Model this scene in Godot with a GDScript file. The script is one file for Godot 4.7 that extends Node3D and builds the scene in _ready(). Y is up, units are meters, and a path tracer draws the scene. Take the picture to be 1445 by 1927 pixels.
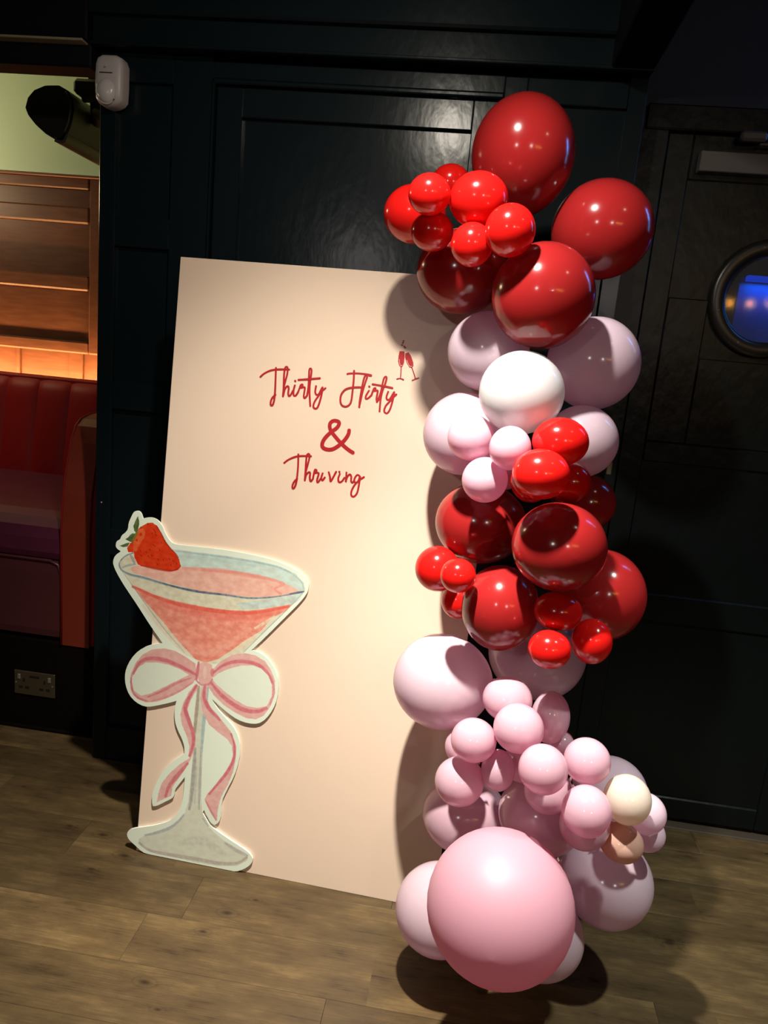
extends Node3D
# A balloon garland beside a printed party board with a cocktail cut-out, in a dark panelled bar. Metres, y up; the panelled wall runs along x.

const WALL := -2.07        # face of the stiles and rails of the dark wall
const DOOR := -2.20        # face of the door leaf
const BENCH := -2.19       # front of the banquette
const BACK := -3.25        # face of the timber at the back of the recess
const KEY := Vector3(-0.21, 2.27, -1.0)

var mats := {}
var rng := RandomNumberGenerator.new()
var taken := {}

var letter_strokes := [
	["T", 0.00478, [[2326,12929,2420,13022,2582,13111,2782,13155,3045,13176], [2705,13184,2722,12894,2736,12602,2734,12407,2711,12290,2672,12263,2647,12316,2673,12433,2753,12532]]],
	["h", 0.00474, [[2946,12509,2943,12720,2928,12978,2927,13139,2946,13222,2985,13232,3004,13179,3003,13049,2976,12901,2949,12720,2949,12515,2979,12691,3040,12768,3075,12722,3073,12602,3100,12533,3144,12570,3188,12672]]],
	["i", 0.00471, [[3223,12804,3202,12673,3219,12561,3273,12566,3325,12659], [3219,12917,3229,12912]]],
	["r", 0.00471, [[3319,12645,3347,12742,3373,12825,3415,12842,3413,12790,3379,12761,3444,12780,3483,12764,3474,12576,3503,12523,3555,12584]]],
	["t", 0.00469, [[3555,12584,3569,12811,3557,13068,3551,13203,3573,13250,3607,13214,3609,13089,3600,12911,3608,12686,3662,12344], [3303,12948,3542,12986,3838,13039]]],
	["y", 0.00467, [[3758,12836,3751,12699,3789,12629,3844,12650,3898,12772,3927,12819,3914,12618,3870,12388,3828,12302,3771,12297,3739,12349,3762,12458,3847,12612,3935,12743,4001,12810]]],
	["F", 0.00460, [[4510,13198,4551,13214,4746,13238,4976,13237,5109,13221,5051,13209], [4668,13292,4681,13076,4681,12852,4675,12595,4643,12480,4551,12416,4448,12444,4401,12552,4412,12698,4493,12818,4619,12878,4781,12907,4872,12915]]],
	["l", 0.00460, [[4887,12430,4880,12583,4899,12873,4925,13099,4954,13197,4995,13210,5001,13157,4971,13033,4929,12812,4897,12553,4883,12436]]],
	["i", 0.00457, [[5082,12852,5023,12725,5028,12652,5085,12674,5158,12754], [5075,12957,5085,12951]]],
	["r", 0.00457, [[5153,12744,5176,12836,5200,12914,5234,12930,5236,12883,5206,12858,5263,12873,5298,12857,5287,12680,5313,12625,5357,12674]]],
	["t", 0.00456, [[5306,12599,5373,12823,5401,13080,5422,13189,5460,13225,5481,13182,5460,13047,5409,12858,5390,12665,5394,12384], [5157,13015,5394,12999,5647,12973]]],
	["y", 0.00453, [[5554,12872,5526,12742,5555,12678,5614,12703,5673,12820,5703,12873,5684,12662,5646,12467,5592,12365,5533,12366,5505,12421,5535,12535,5626,12656,5710,12775,5760,12828]]],
	["&", 0.00894, [[4840,11319,4707,11386,4545,11499,4380,11644,4229,11808,4198,11950,4257,12031,4355,12048,4426,12006,4388,11889,4235,11750,4115,11607,4055,11470,4079,11368,4194,11328,4342,11357,4497,11478,4616,11621,4685,11758,4692,11849]]],
	["T", 0.00478, [[3135,10877,3230,10963,3392,11053,3558,11098,3803,11118], [3476,11129,3497,10844,3499,10579,3488,10412,3457,10302,3419,10278,3400,10329,3434,10439,3505,10520]]],
	["h", 0.00475, [[3701,10503,3698,10701,3690,10964,3692,11113,3721,11165,3756,11153,3764,11071,3740,10904,3705,10702,3703,10510,3722,10638,3782,10717,3821,10695,3822,10583,3854,10501,3902,10559]]],
	["r", 0.00473, [[3902,10559,3918,10710,3934,10794,3974,10792,3969,10738,3935,10715,4008,10730,4038,10700,4012,10545,4041,10496,4099,10595]]],
	["i", 0.00471, [[4136,10731,4114,10616,4147,10554,4200,10633]]],
	["v", 0.00469, [[4287,10774,4327,10673,4356,10555,4399,10632,4472,10805]]],
	["i", 0.00467, [[4570,10760,4541,10649,4570,10563,4638,10587,4695,10683], [4551,10817,4558,10811]]],
	["n", 0.00466, [[4732,10818,4738,10687,4736,10582,4760,10706,4819,10779,4861,10734,4868,10627,4906,10588,4950,10640]]],
	["g", 0.00463, [[5063,10773,5002,10786,4951,10695,4952,10620,5005,10593,5055,10658,5080,10766,5075,10562,5048,10346,4974,10248,4908,10280,4909,10395,4976,10551,5080,10677,5178,10754]]],
]
var flute_shapes := [
	["bowl", [5728,13857,5844,13861,5862,13753,5863,13596,5835,13499,5802,13480,5753,13517,5716,13614,5712,13740], "stem", [5805,13484,5814,13339,5819,13207], "foot", [5730,13193,5808,13216,5894,13195], "glint", [5743,13664,5760,13571,5792,13514,5828,13536]],
	["bowl", [5868,13816,5948,13848,6015,13766,6086,13616,6098,13538,6059,13488,6003,13498,5927,13602,5875,13723], "stem", [6065,13491,6131,13353,6180,13234], "foot", [6110,13196,6183,13238,6260,13267], "glint", [5927,13658,5973,13568,6023,13516,6060,13532]],
]
var bubble_spots := [5792,14101,5770,14005,5850,13949,5825,13975,5783,14059]
var cutout_outline := [-722,9187,-626,9229,-533,9188,-466,9038,-359,9079,-224,9099,-65,9057,77,8926,157,8766,281,8593,412,8488,693,8488,1196,8503,1610,8516,2021,8512,2710,8476,3248,8402,3682,8273,3950,8122,4061,7987,4084,7830,4037,7657,3872,7406,3494,6935,3092,6432,2743,6021,2900,6016,3101,5934,3311,5759,3481,5499,3540,5218,3541,4865,3456,4559,3288,4272,3106,4121,2847,4084,2548,4131,2271,4267,2025,4421,1796,4580,1931,4373,2183,4152,2432,3949,2602,3698,2677,3415,2678,3051,2584,2602,2420,2206,2300,1849,2318,1448,2282,1271,2171,1183,2050,1215,1947,1380,1842,1538,1808,1443,1892,1325,2005,1191,2104,1099,2274,1016,2551,883,2826,765,3099,644,3240,538,3297,418,3237,272,3068,117,2864,8,2658,-47,2364,-26,1557,-12,741,-16,384,-19,215,30,-18,189,-192,306,-262,414,-244,541,-134,630,135,723,536,856,876,1028,1038,1180,1169,1420,1210,1562,1242,1811,1242,2343,1109,2133,989,1942,984,1772,940,1695,745,1558,516,1395,413,1376,377,1489,369,1725,436,1976,610,2380,859,2694,1175,2985,1158,3183,1076,3370,940,3580,844,3797,810,4054,817,4254,843,4366,564,4246,167,4098,-36,4064,-282,4141,-486,4308,-606,4555,-647,4782,-624,5018,-508,5299,-321,5543,-62,5728,336,5850,-20,6239,-479,6800,-647,6990,-896,7284,-1098,7559,-1191,7740,-1199,7850,-1153,7983,-1003,8109,-1133,8177,-1161,8259,-1135,8371,-1048,8413,-1011,8535,-916,8611,-846,8715,-845,8877,-780,9052]
var cutout_low := Vector2(-0.12187, -0.00673)
var cutout_size := Vector2(0.53224, 0.93166)
var cutout_paint := [
	["fill", "dcd9bd", 0.00000, 1.00, 0.10, [-1028,7759,-964,7909,-839,8024,-668,8116,-95,8331,501,8352,1208,8361,1964,8363,2728,8340,3264,8288,3693,8155,3933,7956,3993,7774,3635,7313,3071,6609,2537,5928,2024,5567,1526,5461,1000,5637,206,6372,-683,7325]],
	["fill", "c9dcd0", 0.00000, 1.00, 0.10, [-668,8116,501,8352,1208,8361,1964,8363,2728,8340,3264,8288,3693,8155,3933,7956,3993,7774,3818,7722,3444,7862,2762,7975,1797,7996,682,7917,93,7796]],
	["fill", "ecb9a6", 0.00000, 1.00, 0.10, [-483,7802,690,7926,1800,8011,2109,7999,2755,7982,3186,7936,3447,7867,3687,7796,3820,7731,3598,7617,3123,7478,2701,7408,2120,7380,1293,7360,888,7401,440,7446,-124,7518,-579,7586,-699,7677,-659,7747]],
	["line", "e58c80", 0.01030, 0.55, 0.20, [1246,7915,2112,7968,2758,7951,3189,7905,3428,7844,3210,7689,3389,7588]],
	["line", "e58c80", 0.01471, 0.35, 0.30, [737,7890,1803,7970,2113,7947,2890,7916]],
	["fill", "b9cfcb", 0.00000, 0.70, 0.15, [2226,7172,2814,7340,3336,7476,3746,7617,3967,7731,3864,7488,3668,7335,3252,7234,2836,7111,2410,7051]],
	["fill", "e9947f", 0.00000, 1.00, 0.14, [-664,7271,-324,7190,-29,7104,596,7008,1326,6971,1586,6966,2044,6976,2524,7025,2939,7126,3361,7260,3686,7361,3552,7164,3209,6948,3060,6733,2948,6563,2551,6253,2220,5950,1886,5659,1537,5506,1255,5562,1020,5754,721,6007,274,6439,-249,6889]],
	["line", "e2604f", 0.01324, 0.75, 0.30, [-601,7223,-320,7148,5,7052,601,6939,1331,6902,2049,6920,2530,6962,2945,7063,3366,7206,3609,7296]],
	["line", "e67263", 0.02353, 0.40, 0.50, [165,6891,759,6792,1633,6749,2624,6864,3171,7054]],
	["line", "f0b49f", 0.02353, 0.45, 0.50, [668,6113,1281,5779,1715,5803,2255,6209,2652,6548]],
	["line", "e8d5b8", 0.01030, 0.80, 0.40, [3261,6984,3027,6784,2789,6610]],
	["line", "e8d5b8", 0.01177, 0.80, 0.40, [2809,6389,2478,6116,2227,5881]],
	["line", "e8d8bd", 0.01765, 0.70, 0.30, [-268,6759,210,6316,685,5902,1029,5641]],
	["line", "6b7d92", 0.00647, 0.80, 0.30, [-664,8110,-838,8023,-965,7899,-1023,7763,-944,7623,-689,7539,-348,7510,219,7426,669,7370,1223,7341,1770,7353,1949,7356,2490,7358,2915,7417,3332,7517,3743,7648,3967,7731]],
	["line", "7f9aa6", 0.00809, 0.55, 0.30, [-1008,7722,-920,7604,-688,7528,-347,7499,-6,7449,334,7388]],
	["line", "505a74", 0.00735, 0.60, 0.30, [219,7426,669,7370,1223,7341,1770,7353,1949,7356]],
	["line", "5a6478", 0.00662, 0.80, 0.05, [3619,7620,3804,7677,3957,7725]],
	["line", "8f8a92", 0.01030, 0.60, 0.05, [-726,8038,-651,7941,-599,7840]],
	["line", "8fa0a8", 0.00735, 0.60, 0.05, [-927,7690,-752,7777,-575,7822]],
	["line", "9fbfbf", 0.00588, 0.70, 0.30, [504,8311,1211,8320,1968,8322,2732,8300,3268,8248,3670,8111,3894,7937,3949,7795]],
	["line", "b5cfc6", 0.01324, 0.45, 0.40, [571,8208,1220,8224,1976,8227,2643,8206]],
	["line", "93999a", 0.00235, 0.80, 0.05, [-1024,7703,-683,7325,206,6372,952,5687]],
	["line", "93999a", 0.00235, 0.80, 0.05, [3982,7745,3638,7286,3073,6596,2537,5928]],
	["fill", "d83a12", 0.00000, 1.00, 0.10, [-556,8762,-452,8860,-324,8940,-192,8966,-53,8889,72,8714,199,8519,367,8350,509,8242,609,8106,666,7945,587,7828,414,7773,191,7775,-123,7797,-415,7801,-508,7831,-610,7989,-643,8134,-800,8114,-841,8215,-772,8342,-688,8427,-675,8556]],
	["fill", "e06a38", 0.00000, 0.75, 0.10, [-555,8741,-447,8797,-372,8701,-383,8551,-483,8389,-578,8164,-667,8152,-680,8321,-664,8558]],
	["line", "c4260c", 0.00883, 0.80, 0.05, [-480,8645,-488,8601]],
	["line", "c4260c", 0.00735, 0.80, 0.05, [-589,8461,-582,8451]],
	["line", "8e1a10", 0.00441, 0.55, 0.05, [-76,8907,72,8714,199,8519,367,8350,509,8242,583,8146]],
	["line", "a01a0a", 0.00588, 0.60, 0.05, [-416,7811,-122,7786,192,7771,414,7779,585,7849,656,7933]],
	["line", "4a140c", 0.00191, 0.85, 0.00, [-148,8803,-116,8762]],
	["line", "4a140c", 0.00191, 0.85, 0.00, [-111,8755,-79,8714]],
	["line", "4a140c", 0.00191, 0.85, 0.00, [-196,8702,-164,8661]],
	["line", "4a140c", 0.00191, 0.85, 0.00, [-94,8683,-62,8642]],
	["line", "4a140c", 0.00191, 0.85, 0.00, [-140,8412,-108,8372]],
	["line", "4a140c", 0.00191, 0.85, 0.00, [-93,8386,-61,8346]],
	["line", "4a140c", 0.00191, 0.85, 0.00, [-313,8198,-281,8158]],
	["line", "4a140c", 0.00191, 0.85, 0.00, [-219,8274,-186,8234]],
	["line", "4a140c", 0.00191, 0.85, 0.00, [-250,8100,-218,8060]],
	["line", "4a140c", 0.00191, 0.85, 0.00, [22,8051,54,8010]],
	["line", "4a140c", 0.00191, 0.85, 0.00, [167,8059,199,8019]],
	["line", "4a140c", 0.00191, 0.85, 0.00, [330,8102,362,8061]],
	["line", "4a140c", 0.00191, 0.85, 0.00, [444,8064,476,8023]],
	["line", "4a140c", 0.00191, 0.85, 0.00, [47,8309,79,8268]],
	["line", "4a140c", 0.00191, 0.85, 0.00, [76,8503,108,8463]],
	["line", "4a140c", 0.00191, 0.85, 0.00, [-451,8095,-419,8054]],
	["line", "4a140c", 0.00191, 0.85, 0.00, [-163,8133,-131,8092]],
	["line", "4a140c", 0.00191, 0.85, 0.00, [10,7921,42,7881]],
	["line", "4a140c", 0.00191, 0.85, 0.00, [386,7950,419,7909]],
	["line", "4a140c", 0.00191, 0.85, 0.00, [537,8012,569,7972]],
	["line", "4a140c", 0.00191, 0.85, 0.00, [-483,8219,-451,8178]],
	["line", "4a140c", 0.00191, 0.85, 0.00, [-337,8938,-305,8897]],
	["line", "4a140c", 0.00191, 0.85, 0.00, [-507,8822,-475,8781]],
	["fill", "55683a", 0.00000, 1.00, 0.20, [-603,9085,-559,8953,-559,8804,-609,8629,-682,8704,-707,8828,-661,8961]],
	["fill", "55683a", 0.00000, 1.00, 0.20, [-788,8563,-725,8624,-618,8627,-690,8512,-685,8385,-776,8395,-903,8442,-829,8505]],
	["fill", "55683a", 0.00000, 1.00, 0.20, [-1047,8249,-906,8325,-774,8373,-833,8259,-944,8228]],
	["line", "7d8f52", 0.00294, 0.60, 0.05, [-609,9010,-639,8816,-622,8690]],
	["line", "3c4a28", 0.00294, 0.60, 0.05, [-761,8503,-677,8577]],
	["line", "6b7a3a", 0.00735, 0.80, 0.05, [-584,8685,-632,8583,-678,8450]],
	["fill", "d6d8c4", 0.00000, 1.00, 0.06, [1358,4836,1384,3721,1403,2892,1400,2321,1385,1677,1312,1324,1194,1097,1998,1251,1795,1449,1731,1877,1688,2708,1668,3338,1674,3869,1703,4892]],
	["line", "a3937f", 0.01177, 0.75, 0.20, [1417,4846,1415,4353,1409,3824,1412,3393]],
	["line", "9a9c97", 0.01324, 0.70, 0.25, [1464,3169,1472,2670,1473,2166,1463,1759,1435,1483]],
	["line", "9fb9ba", 0.01177, 0.70, 0.20, [1670,4886,1646,4391,1634,3862,1635,3332,1627,3031]],
	["line", "a5aaa6", 0.00883, 0.70, 0.20, [1630,2999,1660,2368,1681,1867,1703,1534]],
	["line", "b8bcb2", 0.00883, 0.50, 0.30, [1539,2682,1547,2180,1572,1678]],
	["fill", "e2b0a8", 0.00000, 1.00, 0.08, [1273,5444,961,5591,684,5695,379,5714,47,5631,-211,5444,-379,5187,-478,4907,-495,4673,-424,4418,-256,4245,-11,4185,291,4252,618,4421,938,4638,1220,4880,1339,5062]],
	["line", "d0727c", 0.01324, 0.85, 0.20, [-410,4918,-246,5241,32,5389,403,5407,781,5328,1125,5218,1332,5143]],
	["line", "cf7680", 0.00735, 0.80, 0.20, [-468,4776,-409,4453,-242,4281,20,4230]],
	["line", "cf7a80", 0.00883, 0.70, 0.30, [45,4344,436,4573,820,4849,1174,5036]],
	["line", "d58c8c", 0.00735, 0.60, 0.30, [155,4246,582,4441,935,4670,1249,4934]],
	["fill", "e3edda", 0.00000, 1.00, 0.01, [1117,5116,856,5232,547,5298,208,5311,-94,5255,-287,5103,-422,4850,-446,4713,-375,4459,-161,4344,72,4432,429,4655,782,4892]],
	["fill", "e2b3aa", 0.00000, 1.00, 0.08, [1746,5355,1955,5614,2233,5818,2552,5915,2845,5912,3115,5793,3295,5597,3433,5330,3463,5013,3384,4645,3216,4357,3031,4229,2770,4217,2432,4324,2121,4469,1837,4685,1651,4916]],
	["line", "d0727c", 0.01177, 0.85, 0.20, [1786,5280,2030,5512,2346,5658,2701,5703,2998,5653,3242,5476,3385,5258]],
	["line", "d88a8e", 0.00883, 0.70, 0.20, [3391,5259,3431,5008,3365,4674]],
	["line", "cf6f79", 0.01471, 0.85, 0.20, [1707,5039,2032,4733,2380,4528,2719,4421,3045,4442,3277,4569]],
	["fill", "e3edda", 0.00000, 1.00, 0.01, [1751,5111,1918,5284,2168,5437,2484,5573,2805,5633,3037,5588,3246,5429,3365,5190,3386,4903,3288,4629,3036,4538,2741,4539,2435,4651,2123,4829,1878,4985]],
	["fill", "e3b4ac", 0.00000, 1.00, 0.08, [1319,4896,1170,4675,1029,4356,972,4016,1046,3730,1204,3457,1292,3206,1292,3006,1319,2877,1066,2664,784,2344,603,2041,539,1757,508,1496,704,1635,900,1756,915,1996,1034,2221,1213,2523,1342,2814,1395,2990,1458,3235,1431,3563,1268,3900,1161,4179,1222,4453,1424,4847]],
	["line", "cf6c78", 0.01324, 0.85, 0.20, [1355,4869,1156,4442,1104,4170,1238,3862,1371,3553,1396,3257,1321,2944]],
	["line", "cf7078", 0.01324, 0.80, 0.25, [1282,2720,1024,2337,828,2014,749,1711]],
	["fill", "e3b4ac", 0.00000, 1.00, 0.08, [1523,4863,1481,4561,1561,4213,1773,3886,2055,3703,2299,3579,2447,3407,2502,3152,2457,2912,2316,2621,2081,2244,1899,2009,1830,1828,1930,1644,2119,1410,2214,1292,2218,1631,2272,1977,2438,2376,2540,2728,2576,3066,2571,3429,2380,3791,2090,4071,1805,4286,1646,4588,1654,4884]],
	["line", "cf6c78", 0.01324, 0.80, 0.20, [1582,4872,1587,4578,1735,4324,1950,4146,2058,4049]],
	["line", "cf6c78", 0.01030, 0.80, 0.20, [2402,3729,2509,3451,2534,3092,2393,2701,2173,2344,1951,2002]],
	["line", "d07a86", 0.00735, 0.70, 0.20, [1866,1801,2042,1530,2194,1322]],
	["fill", "e5b8ae", 0.00000, 1.00, 0.06, [1372,5459,1532,5532,1719,5480,1774,5229,1741,5028,1586,4906,1414,4960,1347,5162]],
	["line", "cf6c76", 0.01030, 0.85, 0.10, [1363,5490,1345,5227,1342,5030]],
	["line", "d58088", 0.00735, 0.80, 0.10, [1309,5025,1486,4906,1681,4954,1768,5098]],
	["line", "f0d0c4", 0.01177, 0.60, 0.10, [1544,5388,1553,5096]],
	["line", "d0707a", 0.01177, 0.60, 0.10, [1746,5355,1754,5193]],
	["fill", "d6dac6", 0.00000, 1.00, 0.05, [1283,1335,1190,1156,1043,966,733,771,284,562,79,372,118,216,348,98,734,65,1170,71,1713,44,2355,66,2878,172,3149,387,3135,545,2838,619,2507,768,2142,991,1883,1208,1789,1377,1495,1375]],
	["line", "b3ada2", 0.01324, 0.75, 0.25, [114,270,456,119,1057,116,1705,138,2348,145,2871,251,3116,461]],
	["line", "a4aeb0", 0.01030, 0.70, 0.25, [1287,1282,1143,1066,891,829,499,618,260,522]],
	["line", "b5b2aa", 0.01324, 0.70, 0.25, [2509,741,2840,593,3124,516]],
	["line", "a9b4b4", 0.00735, 0.70, 0.20, [1822,1303,1997,1123]],
	["line", "bcbfb0", 0.03236, 0.35, 0.60, [1297,503,1770,650,2205,574,2485,415]],
]
var balloon_rows := [
	["D", "largest dark red balloon at the very top of the garland, standing egg-shaped", Vector3(0.0433, 1.8029, -1.6831), Vector3(0.1075, 0.1167, 0.1120), Vector3(0.194, -0.952, -0.236)],
	["D", "dark red balloon at the upper right, leaning out beside the black door", Vector3(0.2303, 1.6685, -1.7021), Vector3(0.1059, 0.1018, 0.1038), Vector3(-0.728, -0.615, -0.303)],
	["D", "round dark red balloon in front, directly above the white one", Vector3(0.1105, 1.5043, -1.5199), Vector3(0.1002, 0.1018, 0.1010), Vector3(-0.069, 0.000, -0.998)],
	["D", "dark red balloon half hidden under the small bright red cluster by the board top", Vector3(-0.0594, 1.5565, -1.6731), Vector3(0.0965, 0.0898, 0.0931), Vector3(0.957, -0.027, -0.290)],
	["R", "small bright red balloon farthest left of the upper red cluster", Vector3(-0.1677, 1.6572, -1.6172), Vector3(0.0633, 0.0585, 0.0608), Vector3(0.939, -0.205, -0.276)],
	["R", "small bright red balloon at the front left top of the upper cluster", Vector3(-0.1283, 1.6700, -1.4870), Vector3(0.0405, 0.0381, 0.0393), Vector3(0.345, -0.206, -0.916)],
	["R", "small bright red balloon peeping from behind the upper cluster's top", Vector3(-0.1017, 1.7353, -1.6825), Vector3(0.0432, 0.0405, 0.0418), Vector3(0.259, -0.931, -0.256)],
	["R", "biggest bright red balloon in the middle of the upper cluster", Vector3(-0.0345, 1.6715, -1.5121), Vector3(0.0569, 0.0516, 0.0542), Vector3(-0.334, -0.260, -0.906)],
	["R", "small bright red balloon low on the left of the upper cluster", Vector3(-0.1201, 1.6116, -1.5343), Vector3(0.0421, 0.0383, 0.0402), Vector3(0.419, 0.262, -0.869)],
	["R", "lowest small bright red balloon of the upper cluster, above the dark red one", Vector3(-0.0375, 1.5838, -1.4815), Vector3(0.0403, 0.0410, 0.0407), Vector3(-0.244, 0.348, -0.905)],
	["R", "small bright red balloon at the right of the upper cluster, touching the large dark ones", Vector3(0.0302, 1.6061, -1.4353), Vector3(0.0461, 0.0473, 0.0467), Vector3(-0.483, 0.150, -0.863)],
	["P", "pale pink balloon behind the white one on its left, shaded on top", Vector3(0.0171, 1.3920, -1.6434), Vector3(0.0867, 0.0855, 0.0861), Vector3(0.954, -0.013, -0.298)],
	["P", "large pale pink balloon behind the white one on its right, mostly in shade", Vector3(0.2458, 1.3874, -1.6534), Vector3(0.0966, 0.0984, 0.0975), Vector3(-0.929, -0.033, -0.368)],
	["W", "shiny white balloon in front below the round dark red one", Vector3(0.0908, 1.3154, -1.4919), Vector3(0.0837, 0.0819, 0.0828), Vector3(0.133, 0.000, -0.991)],
	["P", "pale pink balloon overlapping the board edge left of the small pink trio", Vector3(-0.0155, 1.2104, -1.6368), Vector3(0.0888, 0.0912, 0.0900), Vector3(0.957, -0.026, -0.290)],
	["P", "pale pink balloon at the right edge behind the two bright red ones", Vector3(0.2321, 1.2251, -1.5776), Vector3(0.0753, 0.0753, 0.0753), Vector3(-0.868, 0.000, -0.497)],
	["L", "small baby pink balloon, upper left of the pink trio under the white balloon", Vector3(0.0018, 1.2169, -1.4959), Vector3(0.0470, 0.0471, 0.0470), Vector3(0.868, -0.384, -0.314)],
	["L", "small baby pink balloon in the pink trio touching the bright red pair", Vector3(0.0773, 1.2128, -1.4018), Vector3(0.0395, 0.0420, 0.0408), Vector3(0.218, -0.302, -0.928)],
	["L", "small baby pink balloon lowest of the pink trio, over the dark red balloon", Vector3(0.0381, 1.1409, -1.4466), Vector3(0.0447, 0.0451, 0.0449), Vector3(0.605, 0.248, -0.756)],
	["L", "small baby pink balloon tucked behind the lowest of the pink trio", Vector3(0.0824, 1.1489, -1.5393), Vector3(0.0328, 0.0378, 0.0352), Vector3(0.762, 0.540, -0.358)],
	["R", "bright red balloon just below right of the white balloon, upper of the pair", Vector3(0.1693, 1.2336, -1.4101), Vector3(0.0526, 0.0456, 0.0490), Vector3(-0.399, -0.419, -0.816)],
	["R", "bright red balloon in front, lower of the pair beside the pink trio", Vector3(0.1327, 1.1796, -1.3258), Vector3(0.0512, 0.0454, 0.0482), Vector3(-0.115, -0.047, -0.992)],
	["R", "small shaded red balloon behind the right side of the bright red pair", Vector3(0.2037, 1.1526, -1.4541), Vector3(0.0404, 0.0405, 0.0404), Vector3(-0.757, 0.136, -0.639)],
	["R", "small red balloon mostly hidden below the lower bright red one", Vector3(0.1321, 1.1431, -1.4867), Vector3(0.0419, 0.0439, 0.0429), Vector3(-0.396, 0.446, -0.802)],
	["D", "dark red balloon over the board edge under the lowest small pink one, half shaded", Vector3(0.0436, 1.0214, -1.6055), Vector3(0.0992, 0.0902, 0.0946), Vector3(0.955, -0.014, -0.297)],
	["D", "broad dark red balloon at the front of the garland's middle with shaded top", Vector3(0.1919, 1.0353, -1.3964), Vector3(0.0900, 0.0850, 0.0875), Vector3(-0.221, 0.000, -0.975), Vector3(0.304, 0.381, 0.873)],
	["D", "small dark maroon balloon behind the middle at the right edge, in shade", Vector3(0.2783, 1.0780, -1.6918), Vector3(0.0667, 0.0654, 0.0661), Vector3(-0.914, -0.082, -0.397)],
	["D", "dark red balloon at lower left of the middle section, lit on its left half", Vector3(0.1026, 0.8716, -1.4835), Vector3(0.0808, 0.0895, 0.0851), Vector3(0.431, 0.000, -0.902)],
	["D", "large dark red balloon at the right of the middle section, mostly shaded", Vector3(0.3133, 0.9055, -1.5525), Vector3(0.0947, 0.0983, 0.0965), Vector3(-0.923, -0.005, -0.385)],
	["R", "small bright red balloon at left over the board beside the dark red middle", Vector3(-0.0378, 0.9239, -1.5389), Vector3(0.0482, 0.0494, 0.0488), Vector3(0.500, -0.349, -0.793)],
	["R", "small bright red balloon in front, rightmost of the trio over the board", Vector3(0.0076, 0.9481, -1.4187), Vector3(0.0358, 0.0348, 0.0353), Vector3(-0.049, -0.268, -0.962)],
	["R", "small red balloon hanging lowest of the left red trio over the board", Vector3(0.0147, 0.8502, -1.5636), Vector3(0.0374, 0.0398, 0.0386), Vector3(-0.265, 0.797, -0.543)],
	["R", "small shaded red balloon, upper of the trio between two dark red ones", Vector3(0.2067, 0.9085, -1.3934), Vector3(0.0464, 0.0383, 0.0422), Vector3(0.263, -0.524, -0.810)],
	["R", "small bright red balloon at the bottom of the red section, above the small pink ones", Vector3(0.1943, 0.8461, -1.3464), Vector3(0.0404, 0.0364, 0.0383), Vector3(0.286, 0.126, -0.950)],
	["R", "small bright red balloon at lower right of the red section, beside black door", Vector3(0.2781, 0.8578, -1.3883), Vector3(0.0385, 0.0441, 0.0412), Vector3(-0.527, 0.045, -0.849)],
	["P", "large pale pink balloon at left overlapping the board below the red section", Vector3(-0.0007, 0.6659, -1.5419), Vector3(0.1088, 0.1047, 0.1067), Vector3(0.953, -0.008, -0.302), Vector3(-0.622, 0.154, 0.767)],
	["P", "pale pink balloon in shade behind the lowest small red ones", Vector3(0.2141, 0.7125, -1.6682), Vector3(0.1129, 0.1078, 0.1103), Vector3(-0.686, -0.243, -0.686)],
	["L", "small baby pink balloon right beside the large pale pink one, shaded on top", Vector3(0.1375, 0.6920, -1.4381), Vector3(0.0511, 0.0452, 0.0481), Vector3(0.191, -0.811, -0.552)],
	["L", "small baby pink balloon in front just below the topmost baby pink one", Vector3(0.1572, 0.6773, -1.3453), Vector3(0.0489, 0.0475, 0.0482), Vector3(0.010, -0.443, -0.896)],
	["L", "small baby pink balloon standing behind at right with a shaded face", Vector3(0.2259, 0.6750, -1.4176), Vector3(0.0387, 0.0538, 0.0456), Vector3(-0.516, -0.573, -0.637)],
	["L", "small baby pink balloon below the large pale pink one on its right", Vector3(0.0749, 0.6291, -1.3641), Vector3(0.0453, 0.0433, 0.0443), Vector3(0.518, -0.175, -0.838)],
	["L", "small baby pink balloon farthest left of the lower pink cluster", Vector3(0.0573, 0.5249, -1.3802), Vector3(0.0498, 0.0489, 0.0494), Vector3(0.582, 0.434, -0.688)],
	["L", "small baby pink balloon with drop-shaped light patch between two others", Vector3(0.1313, 0.5661, -1.3731), Vector3(0.0339, 0.0416, 0.0375), Vector3(0.205, 0.257, -0.944)],
	["L", "small baby pink balloon at the centre front of the lower pink cluster", Vector3(0.2010, 0.6465, -1.2599), Vector3(0.0448, 0.0452, 0.0450), Vector3(0.562, -0.459, -0.688), Vector3(-0.523, 0.557, 0.645)],
	["L", "small baby pink balloon at the right of the lower cluster beside dark door", Vector3(0.2930, 0.6354, -1.3354), Vector3(0.0445, 0.0435, 0.0440), Vector3(0.292, -0.716, -0.634)],
	["L", "small baby pink balloon in front left of the cream one", Vector3(0.2874, 0.5819, -1.2499), Vector3(0.0450, 0.0461, 0.0455), Vector3(0.247, -0.236, -0.940), Vector3(-0.525, 0.141, 0.839)],
	["C", "small cream white balloon at right of the lower pink cluster", Vector3(0.3740, 0.5782, -1.3163), Vector3(0.0441, 0.0466, 0.0454), Vector3(-0.349, -0.329, -0.877)],
	["P", "small pale pink balloon farthest right behind the cream one", Vector3(0.4336, 0.5119, -1.3877), Vector3(0.0403, 0.0406, 0.0404), Vector3(-0.887, 0.228, -0.401)],
	["P", "small pale pink balloon below the rightmost one, near the floor gap", Vector3(0.4522, 0.4467, -1.4205), Vector3(0.0385, 0.0358, 0.0371), Vector3(-0.733, 0.537, -0.418)],
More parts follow.
